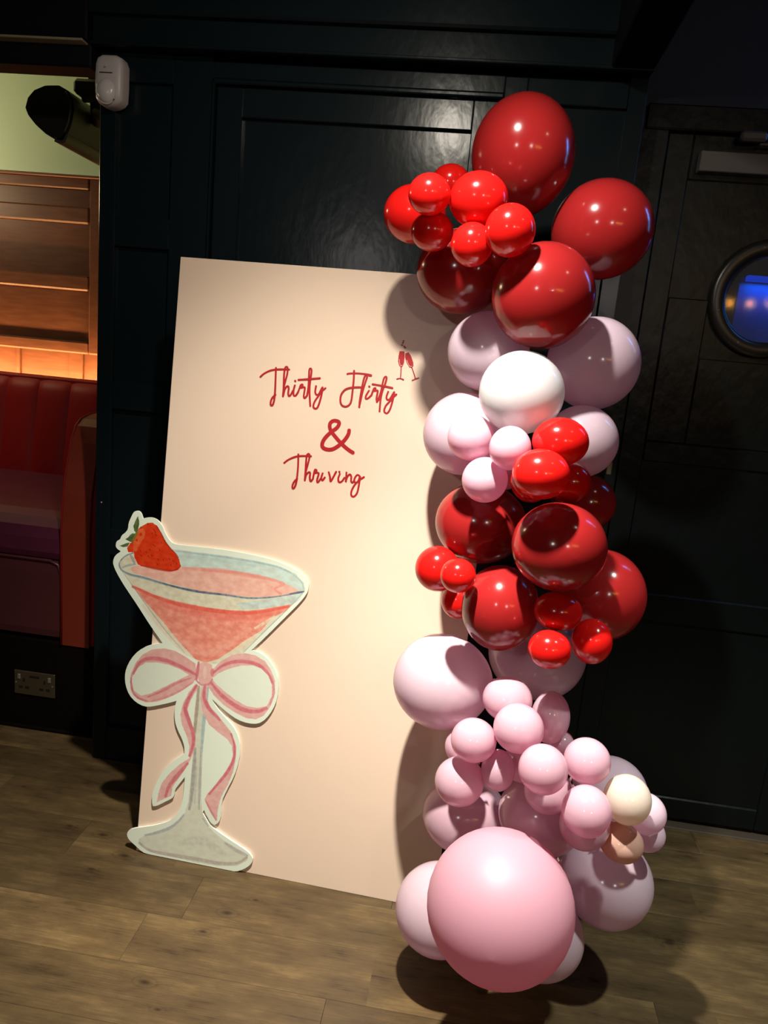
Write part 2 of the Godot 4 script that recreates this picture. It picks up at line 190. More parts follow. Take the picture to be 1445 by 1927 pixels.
	["K", "small peach balloon hanging below the cream one, shaded on its left", Vector3(0.3792, 0.4807, -1.3228), Vector3(0.0414, 0.0367, 0.0390), Vector3(-0.380, 0.473, -0.795)],
	["L", "small pink balloon in shade right under the one left of the cream balloon", Vector3(0.3018, 0.5142, -1.3116), Vector3(0.0475, 0.0470, 0.0472), Vector3(0.263, 0.214, -0.941)],
	["L", "small pink balloon in shade below the centre one of the lower cluster", Vector3(0.2354, 0.5356, -1.3781), Vector3(0.0472, 0.0460, 0.0466), Vector3(0.915, 0.032, -0.403)],
	["L", "tiny pale pink balloon glimpsed behind the lower pink cluster", Vector3(0.2578, 0.6149, -1.4283), Vector3(0.0256, 0.0250, 0.0253), Vector3(-0.803, -0.115, -0.585)],
	["L", "small pink balloon mostly hidden behind the left of the lower pink cluster", Vector3(0.0582, 0.5622, -1.4556), Vector3(0.0373, 0.0380, 0.0377), Vector3(0.863, 0.330, -0.382)],
	["L", "small pink balloon hidden at the core of the lower pink cluster", Vector3(0.1847, 0.5533, -1.4394), Vector3(0.0384, 0.0405, 0.0394), Vector3(-0.316, 0.583, -0.748)],
	["D", "small dark red balloon barely showing behind the lower pink cluster", Vector3(0.2673, 0.6008, -1.4659), Vector3(0.0218, 0.0226, 0.0222), Vector3(-0.925, -0.010, -0.381)],
	["M", "huge matte pink balloon at the front bottom of the garland", Vector3(0.1529, 0.3843, -1.2158), Vector3(0.1358, 0.1345, 0.1352), Vector3(0.137, 0.000, -0.991), Vector3(-0.105, 0.386, 0.916)],
	["P", "white pink balloon at the bottom left behind the huge pink one", Vector3(0.0506, 0.1958, -1.4126), Vector3(0.0971, 0.0954, 0.0963), Vector3(0.768, 0.000, -0.640)],
	["P", "large pale pink balloon at the bottom right, half in shade", Vector3(0.4031, 0.2896, -1.4674), Vector3(0.0976, 0.0958, 0.0967), Vector3(-0.922, -0.003, -0.387)],
	["P", "white pink balloon low behind the huge pink one on its right", Vector3(0.2570, 0.2203, -1.3560), Vector3(0.0916, 0.0839, 0.0877), Vector3(-0.297, 0.000, -0.955)],
	["L", "pink balloon over the board edge above the huge one, lit on its left", Vector3(0.0874, 0.3312, -1.5653), Vector3(0.0991, 0.0850, 0.0918), Vector3(0.956, -0.041, -0.289)],
	["L", "shaded pink balloon directly behind the top of the huge pink one", Vector3(0.2434, 0.4306, -1.4561), Vector3(0.0917, 0.0829, 0.0872), Vector3(-0.384, 0.000, -0.923)],
	["P", "greyish pink balloon at the back right behind the cream one", Vector3(0.4148, 0.4258, -1.6011), Vector3(0.0826, 0.0789, 0.0807), Vector3(-0.926, -0.055, -0.374)],
]

# ---------------------------------------------------------------- naming and committing
func called(what: String) -> String:
	if not taken.has(what):
		taken[what] = 0
		return what
	taken[what] += 1
	return "%s_%03d" % [what, taken[what]]


func tag(o: Node3D, label: String, category: String, group := "") -> Node3D:
	o.set_meta("label", label)
	o.set_meta("category", category)
	if group != "":
		o.set_meta("group", group)
	return o


func structure(o: Node3D, label := "") -> Node3D:
	o.set_meta("kind", "structure")
	if label != "":
		o.set_meta("label", label)
	return o


func root(what: String, at := Vector3.ZERO) -> Node3D:
	var o := Node3D.new()
	o.name = called(what)
	o.position = at
	add_child(o)
	return o


func put(what: String, mesh: Mesh, material: Material, parent: Node = null, at := Vector3.ZERO) -> MeshInstance3D:
	var o := MeshInstance3D.new()
	o.mesh = mesh
	o.material_override = material
	o.position = at
	if parent == null:
		o.name = called(what)
		add_child(o)
	else:
		var k := 0
		var title := what
		while parent.has_node(NodePath(title)):
			k += 1
			title = "%s_%03d" % [what, k]
		o.name = title
		parent.add_child(o, true)
	return o


# ---------------------------------------------------------------- shapes
func start() -> SurfaceTool:
	var st := SurfaceTool.new()
	st.begin(Mesh.PRIMITIVE_TRIANGLES)
	return st


func tri(st: SurfaceTool, a: Vector3, b: Vector3, c: Vector3, inside: Vector3) -> void:
	# turned so that it runs clockwise seen from outside
	if (b - a).cross(c - a).dot((a + b + c) / 3.0 - inside) > 0.0:
		var t := b
		b = c
		c = t
	st.add_vertex(a)
	st.add_vertex(b)
	st.add_vertex(c)


func quad(st: SurfaceTool, a: Vector3, b: Vector3, c: Vector3, d: Vector3, inside: Vector3) -> void:
	tri(st, a, b, c, inside)
	tri(st, a, c, d, inside)


func add_box(st: SurfaceTool, lo: Vector3, hi: Vector3, bevel := 0.003) -> void:
	# a box with chamfered edges
	st.set_smooth_group(-1)
	var mid := (lo + hi) / 2.0
	var half := (hi - lo).abs() / 2.0
	var e := minf(bevel, minf(half.x, minf(half.y, half.z)) * 0.6)
	for axis in 3:
		var p := (axis + 1) % 3
		var q := (axis + 2) % 3
		for s in [-1.0, 1.0]:
			var c: Array[Vector3] = []
			for k in [[-1.0, -1.0], [1.0, -1.0], [1.0, 1.0], [-1.0, 1.0]]:
				var v := Vector3.ZERO
				v[axis] = half[axis] * s
				v[p] = (half[p] - e) * k[0]
				v[q] = (half[q] - e) * k[1]
				c.append(mid + v)
			quad(st, c[0], c[1], c[2], c[3], mid)
		for s in [-1.0, 1.0]:
			for t in [-1.0, 1.0]:
				var c2: Array[Vector3] = []
				for k in [[-1.0, 0], [1.0, 0], [1.0, 1], [-1.0, 1]]:
					var v := Vector3.ZERO
					v[axis] = (half[axis] - e) * k[0]
					v[p] = (half[p] - (e if k[1] == 0 else 0.0)) * s
					v[q] = (half[q] - (0.0 if k[1] == 0 else e)) * t
					c2.append(mid + v)
				quad(st, c2[0], c2[1], c2[2], c2[3], mid)
	for sx in [-1.0, 1.0]:
		for sy in [-1.0, 1.0]:
			for sz in [-1.0, 1.0]:
				var g := Vector3(sx, sy, sz)
				tri(st, mid + g * Vector3(half.x, half.y - e, half.z - e), mid + g * Vector3(half.x - e, half.y, half.z - e), mid + g * Vector3(half.x - e, half.y - e, half.z), mid)


func done(st: SurfaceTool) -> ArrayMesh:
	st.generate_normals()
	return st.commit()


func box(lo: Vector3, hi: Vector3, bevel := 0.003) -> ArrayMesh:
	var st := start()
	add_box(st, lo, hi, bevel)
	return done(st)


func spin(profile: PackedVector2Array, sides := 32, along := Basis()) -> ArrayMesh:
	# profile of (radius, height) turned about y, then laid along the given basis
	var st := start()
	st.set_smooth_group(0)
	for i in profile.size() - 1:
		for k in sides:
			var a0 := TAU * k / sides
			var a1 := TAU * (k + 1) / sides
			var p := profile[i]
			var q := profile[i + 1]
			var v: Array[Vector3] = []
			for w in [[p, a0], [p, a1], [q, a1], [q, a0]]:
				v.append(along * Vector3(w[0].x * cos(w[1]), w[0].y, w[0].x * sin(w[1])))
			# outwards is to the right of the profile as it climbs
			for t in [[0, 1, 2], [0, 2, 3]]:
				var a := v[t[0]]
				var b := v[t[1]]
				var c := v[t[2]]
				if a.is_equal_approx(b) or b.is_equal_approx(c) or a.is_equal_approx(c):
					continue
				st.add_vertex(a)
				st.add_vertex(c)
				st.add_vertex(b)
	return flipped_right(st, along)


func flipped_right(st: SurfaceTool, along: Basis) -> ArrayMesh:
	st.generate_normals(along.determinant() < 0.0)
	return st.commit()


func extrude(points: PackedVector2Array, z0: float, z1: float, smooth_sides := false) -> ArrayMesh:
	var st := start()
	var ids := Geometry2D.triangulate_polygon(points)
	st.set_smooth_group(-1)
	for i in range(0, ids.size(), 3):
		for s in [[z1, -1.0], [z0, 1.0]]:
			var a := Vector3(points[ids[i]].x, points[ids[i]].y, s[0])
			var b := Vector3(points[ids[i + 1]].x, points[ids[i + 1]].y, s[0])
			var c := Vector3(points[ids[i + 2]].x, points[ids[i + 2]].y, s[0])
			tri(st, a, b, c, a + Vector3(0, 0, s[1]))
	st.set_smooth_group(1 if smooth_sides else -1)
	var turn := -1.0 if Geometry2D.is_polygon_clockwise(points) else 1.0
	for i in points.size():
		var p := points[i]
		var q := points[(i + 1) % points.size()]
		var out := Vector2(q.y - p.y, p.x - q.x).normalized() * turn
		var inside := Vector3((p.x + q.x) / 2.0 - out.x, (p.y + q.y) / 2.0 - out.y, (z0 + z1) / 2.0)
		quad(st, Vector3(p.x, p.y, z0), Vector3(q.x, q.y, z0), Vector3(q.x, q.y, z1), Vector3(p.x, p.y, z1), inside)
	return done(st)


func curve_through(pts: PackedVector2Array, each := 6) -> PackedVector2Array:
	var out := PackedVector2Array()
	for i in pts.size() - 1:
		var a := pts[maxi(i - 1, 0)]
		var b := pts[i]
		var c := pts[i + 1]
		var d := pts[mini(i + 2, pts.size() - 1)]
		for k in each:
			out.append(b.cubic_interpolate(c, a, d, float(k) / each))
	out.append(pts[pts.size() - 1])
	return out


func add_ribbon(st: SurfaceTool, path: PackedVector2Array, width: float, z0: float, z1: float, taper := 0.0) -> void:
	# a flat stroke with round ends, cut from sheet
	st.set_smooth_group(-1)
	var n := path.size()
	var l: Array[Vector2] = []
	var r: Array[Vector2] = []
	for i in n:
		var d := (path[mini(i + 1, n - 1)] - path[maxi(i - 1, 0)]).normalized()
		var t := float(i) / maxf(1.0, n - 1)
		var w := width / 2.0 * (1.0 - taper * (0.5 + 0.5 * sin(9.0 * t + path[0].x * 400.0)))
		l.append(path[i] + Vector2(-d.y, d.x) * w)
		r.append(path[i] - Vector2(-d.y, d.x) * w)
	# a stroke climbs a hair along its way, so that it passes over itself cleanly
	var zs: Array[float] = []
	for i in n:
		zs.append(z1 + 0.0004 * float(i) / n)
	for i in n - 1:
		var inside := Vector3(path[i].x, path[i].y, z0 - 0.01)
		quad(st, Vector3(l[i].x, l[i].y, zs[i]), Vector3(r[i].x, r[i].y, zs[i]), Vector3(r[i + 1].x, r[i + 1].y, zs[i + 1]), Vector3(l[i + 1].x, l[i + 1].y, zs[i + 1]), inside)
		for s in [l, r]:
			quad(st, Vector3(s[i].x, s[i].y, zs[i] - 0.0002), Vector3(s[i + 1].x, s[i + 1].y, zs[i + 1] - 0.0002), Vector3(s[i + 1].x, s[i + 1].y, zs[i + 1]), Vector3(s[i].x, s[i].y, zs[i]), Vector3(path[i].x, path[i].y, zs[i] - 0.0001))
	for end in [0, n - 1]:
		var c := path[end]
		var w2: float = l[end].distance_to(c)
		for k in 14:
			var a := c + Vector2.from_angle(TAU * k / 14) * w2
			var b := c + Vector2.from_angle(TAU * (k + 1) / 14) * w2
			var zc: float = zs[end] - 0.00004
			tri(st, Vector3(c.x, c.y, zc), Vector3(a.x, a.y, zc), Vector3(b.x, b.y, zc), Vector3(c.x, c.y, z0 - 0.01))
			quad(st, Vector3(a.x, a.y, zc - 0.0002), Vector3(b.x, b.y, zc - 0.0002), Vector3(b.x, b.y, zc), Vector3(a.x, a.y, zc), Vector3(c.x, c.y, zc - 0.0001))


func add_tube(st: SurfaceTool, path: Array, radius: float, sides := 10) -> void:
	st.set_smooth_group(0)
	var rings := []
	for i in path.size():
		var d: Vector3 = (path[mini(i + 1, path.size() - 1)] - path[maxi(i - 1, 0)]).normalized()
		var x := d.cross(Vector3.UP if absf(d.y) < 0.9 else Vector3.RIGHT).normalized()
		var y := d.cross(x)
		var ring := []
		for k in sides:
			ring.append(path[i] + (x * cos(TAU * k / sides) + y * sin(TAU * k / sides)) * radius)
		rings.append(ring)
	for i in path.size() - 1:
		for k in sides:
			var k1 := (k + 1) % sides
			quad(st, rings[i][k], rings[i][k1], rings[i + 1][k1], rings[i + 1][k], (path[i] + path[i + 1]) / 2.0)
	for end in [0, path.size() - 1]:
		var inner: Vector3 = path[1] if end == 0 else path[path.size() - 2]
		for k in sides:
			tri(st, path[end], rings[end][k], rings[end][(k + 1) % sides], inner)


func tube(path: Array, radius: float, sides := 10) -> ArrayMesh:
	var st := start()
	add_tube(st, path, radius, sides)
	return done(st)


# ---------------------------------------------------------------- materials
func hue(r: float, g: float, b: float) -> Color:
	return Color(r, g, b).linear_to_srgb()


func plain(name_: String, color: Color, rough: float, metal := 0.0, spec := 0.5) -> StandardMaterial3D:
	if mats.has(name_):
		return mats[name_]
	var m := StandardMaterial3D.new()
	m.resource_name = name_
	m.albedo_color = color
	m.roughness = rough
	m.metallic = metal
	m.metallic_specular = spec
	mats[name_] = m
	return m


func noise_map(freq: float, octaves: int, seed_: int, as_normal := false, bump := 3.0, size := 512) -> NoiseTexture2D:
	var n := FastNoiseLite.new()
	n.noise_type = FastNoiseLite.TYPE_SIMPLEX_SMOOTH
	n.frequency = freq
	n.fractal_octaves = octaves
	n.seed = seed_
	var t := NoiseTexture2D.new()
	t.width = size
	t.height = size
	t.seamless = true
	t.noise = n
	t.as_normal_map = as_normal
	t.bump_strength = bump
	return t


func ramp(t: NoiseTexture2D, stops: Array) -> NoiseTexture2D:
	var g := Gradient.new()
	g.offsets = PackedFloat32Array(stops.map(func(s): return s[0]))
	g.colors = PackedColorArray(stops.map(func(s): return s[1]))
	t.color_ramp = g
	return t


func world_mapped(m: StandardMaterial3D, scale: Vector3) -> StandardMaterial3D:
	m.uv1_triplanar = true
	m.uv1_world_triplanar = true
	m.uv1_scale = scale
	return m


func make_materials() -> void:
	var paint := plain("dark teal gloss paint", hue(0.0055, 0.0105, 0.0125), 0.22, 0.0, 0.3)
	paint.normal_enabled = true
	paint.normal_texture = noise_map(0.02, 4, 11, true, 2.2)
	paint.normal_scale = 0.12
	world_mapped(paint, Vector3(2.2, 1.1, 2.2))
	var leaf := plain("black door paint", hue(0.0045, 0.0068, 0.0066), 0.34, 0.0, 0.32)
	leaf.normal_enabled = true
	leaf.normal_texture = paint.normal_texture
	leaf.normal_scale = 0.25
	world_mapped(leaf, Vector3(1.6, 1.0, 1.6))
	plain("soffit black", hue(0.003, 0.0038, 0.005), 0.6, 0.0, 0.25)
	plain("blush board", hue(0.84, 0.665, 0.515), 0.33)
	plain("vinyl red", hue(0.42, 0.012, 0.016), 0.4)
	plain("white card", hue(0.83, 0.88, 0.79), 0.45)
	plain("pale glint", hue(0.85, 0.62, 0.56), 0.4)
	for row in [["D", hue(0.30, 0.015, 0.015), 0.15, 0.25], ["R", hue(0.66, 0.010, 0.008), 0.15, 0.3], ["P", hue(0.70, 0.55, 0.62), 0.15, 0.62], ["W", hue(0.62, 0.61, 0.61), 0.13, 0.5], ["L", hue(0.66, 0.445, 0.52), 0.15, 0.62], ["M", hue(0.64, 0.36, 0.445), 0.5, 0.55], ["C", hue(0.70, 0.61, 0.53), 0.15, 0.62], ["K", hue(0.66, 0.42, 0.33), 0.15, 0.62]]:
		var m := plain("latex " + row[0], row[1], row[2], 0.0, 0.58)
		var thin: Color = row[1].srgb_to_linear()
		m.backlight_enabled = true
		m.backlight = hue(row[3], row[3] * pow(thin.g / thin.r, 1.7), row[3] * pow(thin.b / thin.r, 1.7))
	for row in [["D", hue(0.12, 0.004, 0.005)], ["R", hue(0.34, 0.004, 0.004)], ["P", hue(0.72, 0.36, 0.40)], ["W", hue(0.7, 0.5, 0.46)], ["L", hue(0.74, 0.33, 0.36)], ["M", hue(0.5, 0.17, 0.20)], ["C", hue(0.7, 0.42, 0.32)], ["K", hue(0.6, 0.25, 0.18)]]:
		plain("thick latex " + row[0], row[1], 0.35)
	var cladding := plain("stained cladding", Color.WHITE, 0.42, 0.0, 0.3)
	cladding.albedo_texture = ramp(noise_map(0.012, 4, 5), [[0.0, hue(0.062, 0.023, 0.012)], [0.5, hue(0.078, 0.029, 0.0155)], [1.0, hue(0.098, 0.037, 0.020)]])
	world_mapped(cladding, Vector3(0.9, 7.0, 0.9))
	var hide := plain("oxblood leather", hue(0.22, 0.008, 0.008), 0.5, 0.0, 0.3)
	hide.normal_enabled = true
	hide.normal_texture = noise_map(0.05, 3, 21, true, 2.0)
	hide.normal_scale = 0.25
	world_mapped(hide, Vector3(5, 5, 5))
	var hide2 := plain("plum leather", hue(0.085, 0.022, 0.026), 0.34)
	hide2.normal_enabled = true
	hide2.normal_texture = hide.normal_texture
	hide2.normal_scale = 0.25
	world_mapped(hide2, Vector3(5, 5, 5))
	plain("tan side leather", hue(0.30, 0.05, 0.02), 0.45)
	plain("plinth black", hue(0.005, 0.003, 0.002), 0.6, 0.0, 0.2)
	plain("sage plaster", hue(0.40, 0.52, 0.40), 0.8)
	plain("sensor white", hue(0.45, 0.415, 0.41), 0.4)
	plain("sensor lens", hue(0.55, 0.52, 0.52), 0.25)
	plain("dark slot", hue(0.01, 0.008, 0.008), 0.6)
	plain("speaker black", hue(0.008, 0.007, 0.006), 0.5)
	plain("speaker grille", hue(0.075, 0.065, 0.045), 0.55)
	plain("antique brass", hue(0.15, 0.12, 0.07), 0.42, 0.7)
	plain("brushed steel", hue(0.30, 0.29, 0.27), 0.5, 0.5)
	plain("closer grey", hue(0.085, 0.08, 0.075), 0.55)
	plain("tan trim", hue(0.26, 0.24, 0.14), 0.6)
	plain("lamp black", hue(0.02, 0.02, 0.02), 0.5)
	plain("plank edge", hue(0.02, 0.012, 0.007), 0.7)


func glow(name_: String, color: Color, strength: float) -> StandardMaterial3D:
	var m := plain(name_, Color.BLACK, 0.5)
	m.emission_enabled = true
	m.emission = color
	m.emission_energy_multiplier = strength
	return m


# ---------------------------------------------------------------- lights and camera
func spot(at: Vector3, to: Vector3, angle: float, blend: float, energy: float, color: Color, size: float) -> SpotLight3D:
	var l := SpotLight3D.new()
	l.name = called("spot_lamp_light")
	l.light_energy = energy
	l.light_color = color
	l.light_size = size
	l.spot_angle = angle
	l.spot_angle_attenuation = blend
	l.spot_range = 12.0
	l.spot_attenuation = 2.0
	l.shadow_enabled = true
	add_child(l)
	l.look_at_from_position(at, to, Vector3.UP if absf((to - at).normalized().y) < 0.98 else Vector3.FORWARD)
	return l


func omni(at: Vector3, energy: float, color: Color, size: float) -> void:
	var l := OmniLight3D.new()
	l.name = called("bulb_light")
	l.position = at
	l.light_energy = energy
	l.light_color = color
	l.light_size = size
	l.omni_range = 12.0
	l.omni_attenuation = 2.0
	l.shadow_enabled = true
	add_child(l)


func area(at: Vector3, to: Vector3, size: Vector2, energy: float, color: Color) -> void:
	var l := AreaLight3D.new()
	l.name = called("strip_light")
	l.area_size = size
	l.area_normalize_energy = true
	l.light_energy = energy
	l.light_color = color
	l.area_range = 12.0
	l.area_attenuation = 2.0
	l.shadow_enabled = true
	add_child(l)
	l.look_at_from_position(at, to, Vector3.UP if absf((to - at).normalized().y) < 0.98 else Vector3.FORWARD)


func stage() -> void:
	var cam := Camera3D.new()
	cam.name = "camera"
	cam.fov = 69.8446
	cam.near = 0.02
	cam.far = 60.0
	cam.transform = Transform3D(Basis(Vector3(0.98822, 0.08972, -0.12417), Vector3(-0.11220, 0.97580, -0.18776), Vector3(0.10433, 0.19956, 0.97432)).orthonormalized(), Vector3(0, 1.35, 0))
	add_child(cam)
	cam.current = true
	var e := Environment.new()
	e.background_mode = Environment.BG_COLOR
	e.background_color = Color.BLACK
	e.tonemap_mode = Environment.TONE_MAPPER_LINEAR
	e.tonemap_exposure = 1.0
	e.sdfgi_enabled = true
	e.ssao_enabled = true
	e.ssil_enabled = true
	var w := WorldEnvironment.new()
	w.name = "surroundings"
	w.environment = e
	add_child(w)
	# the ceiling spot over the board: a broad spill and a tight beam aimed down the board
	var warm := Color(1.0, 0.97, 0.92)
	spot(KEY, Vector3(-0.15, 0.9, -2.0), 80.0, 1.0, 0.72, Color(1.0, 0.96, 0.89), 0.028)
	spot(KEY, Vector3(-0.50, 0.0, -1.5), 40.0, 1.0, 3.1, warm, 0.028)
	spot(KEY, Vector3(-0.12, 0.0, -1.25), 28.0, 1.0, 6.3, warm, 0.028)
	spot(KEY, Vector3(0.38, 1.1, -1.62), 30.0, 1.0, 2.0, Color(1.0, 0.98, 0.97), 0.028)
	# a second ceiling spot, out of view, placed to light the floor at the right
	spot(Vector3(0.8, 2.27, -1.0), Vector3(0.88, 0.0, -1.55), 27.5, 1.0, 4.2, Color(0.95, 0.98, 0.95), 0.03)


# ---------------------------------------------------------------- the room
func add_panels(parent: Node3D, m: Material, x0: float, x1: float, ys: Array, face: float, deep: float) -> void:
	# sunk fields between rails: ys holds [bottom, top] of each field
	for y in ys:
		put("panel", box(Vector3(x0, y[0], face - deep - 0.01), Vector3(x1, y[1], face - deep), 0.001), m, parent)


func build_room() -> void:
	var paint: Material = mats["dark teal gloss paint"]
	var black: Material = mats["soffit black"]
	build_floor()
	# the dark wall
	var w := structure(root("wall_back"), "dark teal panelled wall behind the board")
	put("backing", box(Vector3(-1.104, 0, -2.30), Vector3(0.343, 2.36, WALL - 0.028), 0.001), paint, w)
	var stiles := [[-1.104, -1.057, 0.0, 2.12], [-0.897, -0.786, 0.0, 2.12], [-0.773, -0.701, 0.0, 2.03], [-0.086, -0.014, 0.0, 2.03], [-0.012, 0.046, 0.0, 2.09], [0.299, 0.343, 0.0, 2.12]]
	for s in stiles:
		put("stile", box(Vector3(s[0], s[2], WALL - 0.03), Vector3(s[1], s[3], WALL), 0.0025 if s[0] < 0.29 else 0.0006), paint, w)
	for r in [[-1.057, -0.897, 0.0, 0.121], [-1.057, -0.897, 0.695, 0.776], [-1.057, -0.897, 1.143, 1.224], [-1.057, -0.897, 1.603, 1.684], [-1.057, -0.897, 2.03, 2.12], [-0.701, -0.086, 0.0, 0.14], [-0.701, -0.086, 0.95, 1.05], [-0.701, -0.086, 1.957, 2.03], [0.046, 0.299, 0.0, 0.14], [0.046, 0.299, 0.95, 1.05], [0.046, 0.299, 2.03, 2.09], [-0.786, -0.012, 2.049, 2.092]]:
		put("rail", box(Vector3(r[0], r[2], WALL - 0.03), Vector3(r[1], r[3], WALL), 0.0025), paint, w)
	for p in [[-1.057, -0.897, 0.121, 0.695], [-1.057, -0.897, 0.776, 1.143], [-1.057, -0.897, 1.224, 1.603], [-1.057, -0.897, 1.684, 2.03], [-0.701, -0.086, 0.14, 0.95], [-0.701, -0.086, 1.05, 1.957], [0.046, 0.299, 0.14, 0.95], [0.046, 0.299, 1.05, 2.03]]:
		put("panel", box(Vector3(p[0] - 0.004, p[2] - 0.004, WALL - 0.032), Vector3(p[1] + 0.004, p[3] + 0.004, WALL - 0.016), 0.001), paint, w)
	# the moulding round the big panelled leaf
	put("moulding", box(Vector3(-0.7855, 0.0, WALL - 0.02), Vector3(-0.7775, 2.048, WALL + 0.007), 0.003), paint, w)
	put("moulding", box(Vector3(-0.7855, 2.036, WALL - 0.02), Vector3(-0.012, 2.048, WALL + 0.007), 0.003), paint, w)
	# cornice beam along the top of the wall
	var c := structure(root("trim_1"), "dark cornice beam along the top of the wall")
	put("fascia", box(Vector3(-1.104, 2.102, -2.09), Vector3(0.343, 2.36, -2.02), 0.006), paint, c)
	put("fascia", box(Vector3(-1.104, 2.168, -2.03), Vector3(0.343, 2.36, -1.995), 0.006), paint, c)
	put("bead", box(Vector3(-1.104, 2.098, -2.03), Vector3(0.343, 2.106, -2.012), 0.002), paint, c)
	# the wall over the door and beyond it
	var r := structure(root("wall_right_front"), "dark wall around the door at the right")
	put("backing", box(Vector3(0.343, 2.06, -2.34), Vector3(2.3, 2.75, -2.21), 0.002), plain("blue lit wall tint", hue(0.010, 0.016, 0.030), 0.7), r)  # blue light above the door is put into this wall colour
	put("backing", box(Vector3(1.10, 0, -2.34), Vector3(2.3, 2.06, -2.21), 0.002), paint, r)
	put("jamb", box(Vector3(0.343, 0, -2.30), Vector3(0.434, 2.075, -2.185), 0.003), mats["black door paint"], r)
	put("architrave", box(Vector3(0.368, 2.02, -2.23), Vector3(1.2, 2.082, -2.175), 0.004), mats["black door paint"], r)
	put("jamb", box(Vector3(1.09, 0, -2.30), Vector3(1.17, 2.075, -2.185), 0.003), mats["black door paint"], r)
	# ceilings, outer walls
	var ce := structure(root("ceiling"), "black ceiling")
	put("soffit", box(Vector3(-1.104, 2.36, -2.5), Vector3(0.343, 2.5, 3.0), 0.002), black, ce)
	put("soffit", box(Vector3(-3.0, 2.36, -2.0), Vector3(-1.104, 2.5, 3.0), 0.002), black, ce)
	put("soffit", box(Vector3(0.343, 2.75, -2.4), Vector3(2.3, 2.9, 3.0), 0.002), plain("blue lit ceiling tint", hue(0.008, 0.012, 0.024), 0.7), ce)  # ceiling colour carries the blue light that falls on it
	put("downstand", box(Vector3(0.24, 2.1, -2.09), Vector3(0.343, 2.76, 3.0), 0.004), black, ce)
	put("recess_ceiling", box(Vector3(-3.0, 2.75, -3.5), Vector3(-1.104, 2.85, -1.95), 0.002), mats["sage plaster"], ce)
	var l := structure(root("wall_left"), "far left wall of the room")
	put("backing", box(Vector3(-3.1, 0, -3.5), Vector3(-3.0, 2.85, 3.0), 0.002), mats["soffit black"], l)
	var rr := structure(root("wall_right"), "far right wall of the room")
	put("backing", box(Vector3(2.2, 0, -2.3), Vector3(2.3, 2.9, 3.0), 0.002), black, rr)
	var fr := structure(root("wall_front"), "wall behind the camera")
	put("backing", box(Vector3(-3.1, 0, 3.0), Vector3(2.3, 2.9, 3.1), 0.002), black, fr)


func plank_texture(seed_: int, tone: float) -> ImageTexture:
	var w := 1024
	var h := 160
	var im := Image.create(w, h, false, Image.FORMAT_RGB8)
	var a := FastNoiseLite.new()
	a.seed = seed_
	a.frequency = 1.0
	a.noise_type = FastNoiseLite.TYPE_SIMPLEX_SMOOTH
	var r := RandomNumberGenerator.new()
	r.seed = seed_ * 77 + 5
	var knots := []
	for k in r.randi_range(2, 3):
		knots.append([r.randf_range(0.06, 1.1), r.randf_range(0.02, 0.125), r.randf_range(0.006, 0.013)])
	var dark := Vector3(0.026, 0.0155, 0.0078)
	var mid := Vector3(0.083, 0.054, 0.0240) * tone
	var light := Vector3(0.160, 0.107, 0.045) * tone
	for y in h:
		var v := float(y) / h * 0.1475
		for x in w:
			var u := float(x) / w * 1.2
			var bend := 0.0
			var knot := 0.0
			for k in knots:
				var du: float = (u - k[0]) / (k[2] * 3.2)
				var dv: float = (v - k[1]) / (k[2] * 1.5)
				var q := du * du + dv * dv
				if q < 9.0:
					bend += exp(-q) * k[2] * 1.2 * signf(v - k[1])
					knot = maxf(knot, exp(-q * 6.0))
					knot = maxf(knot, 0.35 * exp(-absf(q - 0.7) * 5.0))
			var vv := v + bend
			var blotch := a.get_noise_2d(u * 2.2, vv * 9.0) * 0.55 + a.get_noise_2d(u * 8.0 + 50.0, vv * 26.0) * 0.30 + a.get_noise_2d(u * 26.0 + 20.0, vv * 60.0) * 0.12
			var grain := a.get_noise_2d(u * 3.0 + 90.0, vv * 240.0) * 0.6 + a.get_noise_2d(u * 14.0 + 150.0, vv * 760.0) * 0.4
			var pore := a.get_noise_2d(u * 60.0 + 300.0, vv * 1500.0)
			var t := clampf(0.53 + blotch * 0.72 + grain * 0.30, 0.0, 1.0)
			var c := dark.lerp(mid, smoothstep(0.0, 0.5, t)).lerp(light, smoothstep(0.45, 1.0, t))
			if pore > 0.5:
				c *= 0.78
			c = c.lerp(dark * 0.5, knot * 0.85)
			im.set_pixel(x, y, hue(c.x, c.y, c.z))
	return ImageTexture.create_from_image(im)


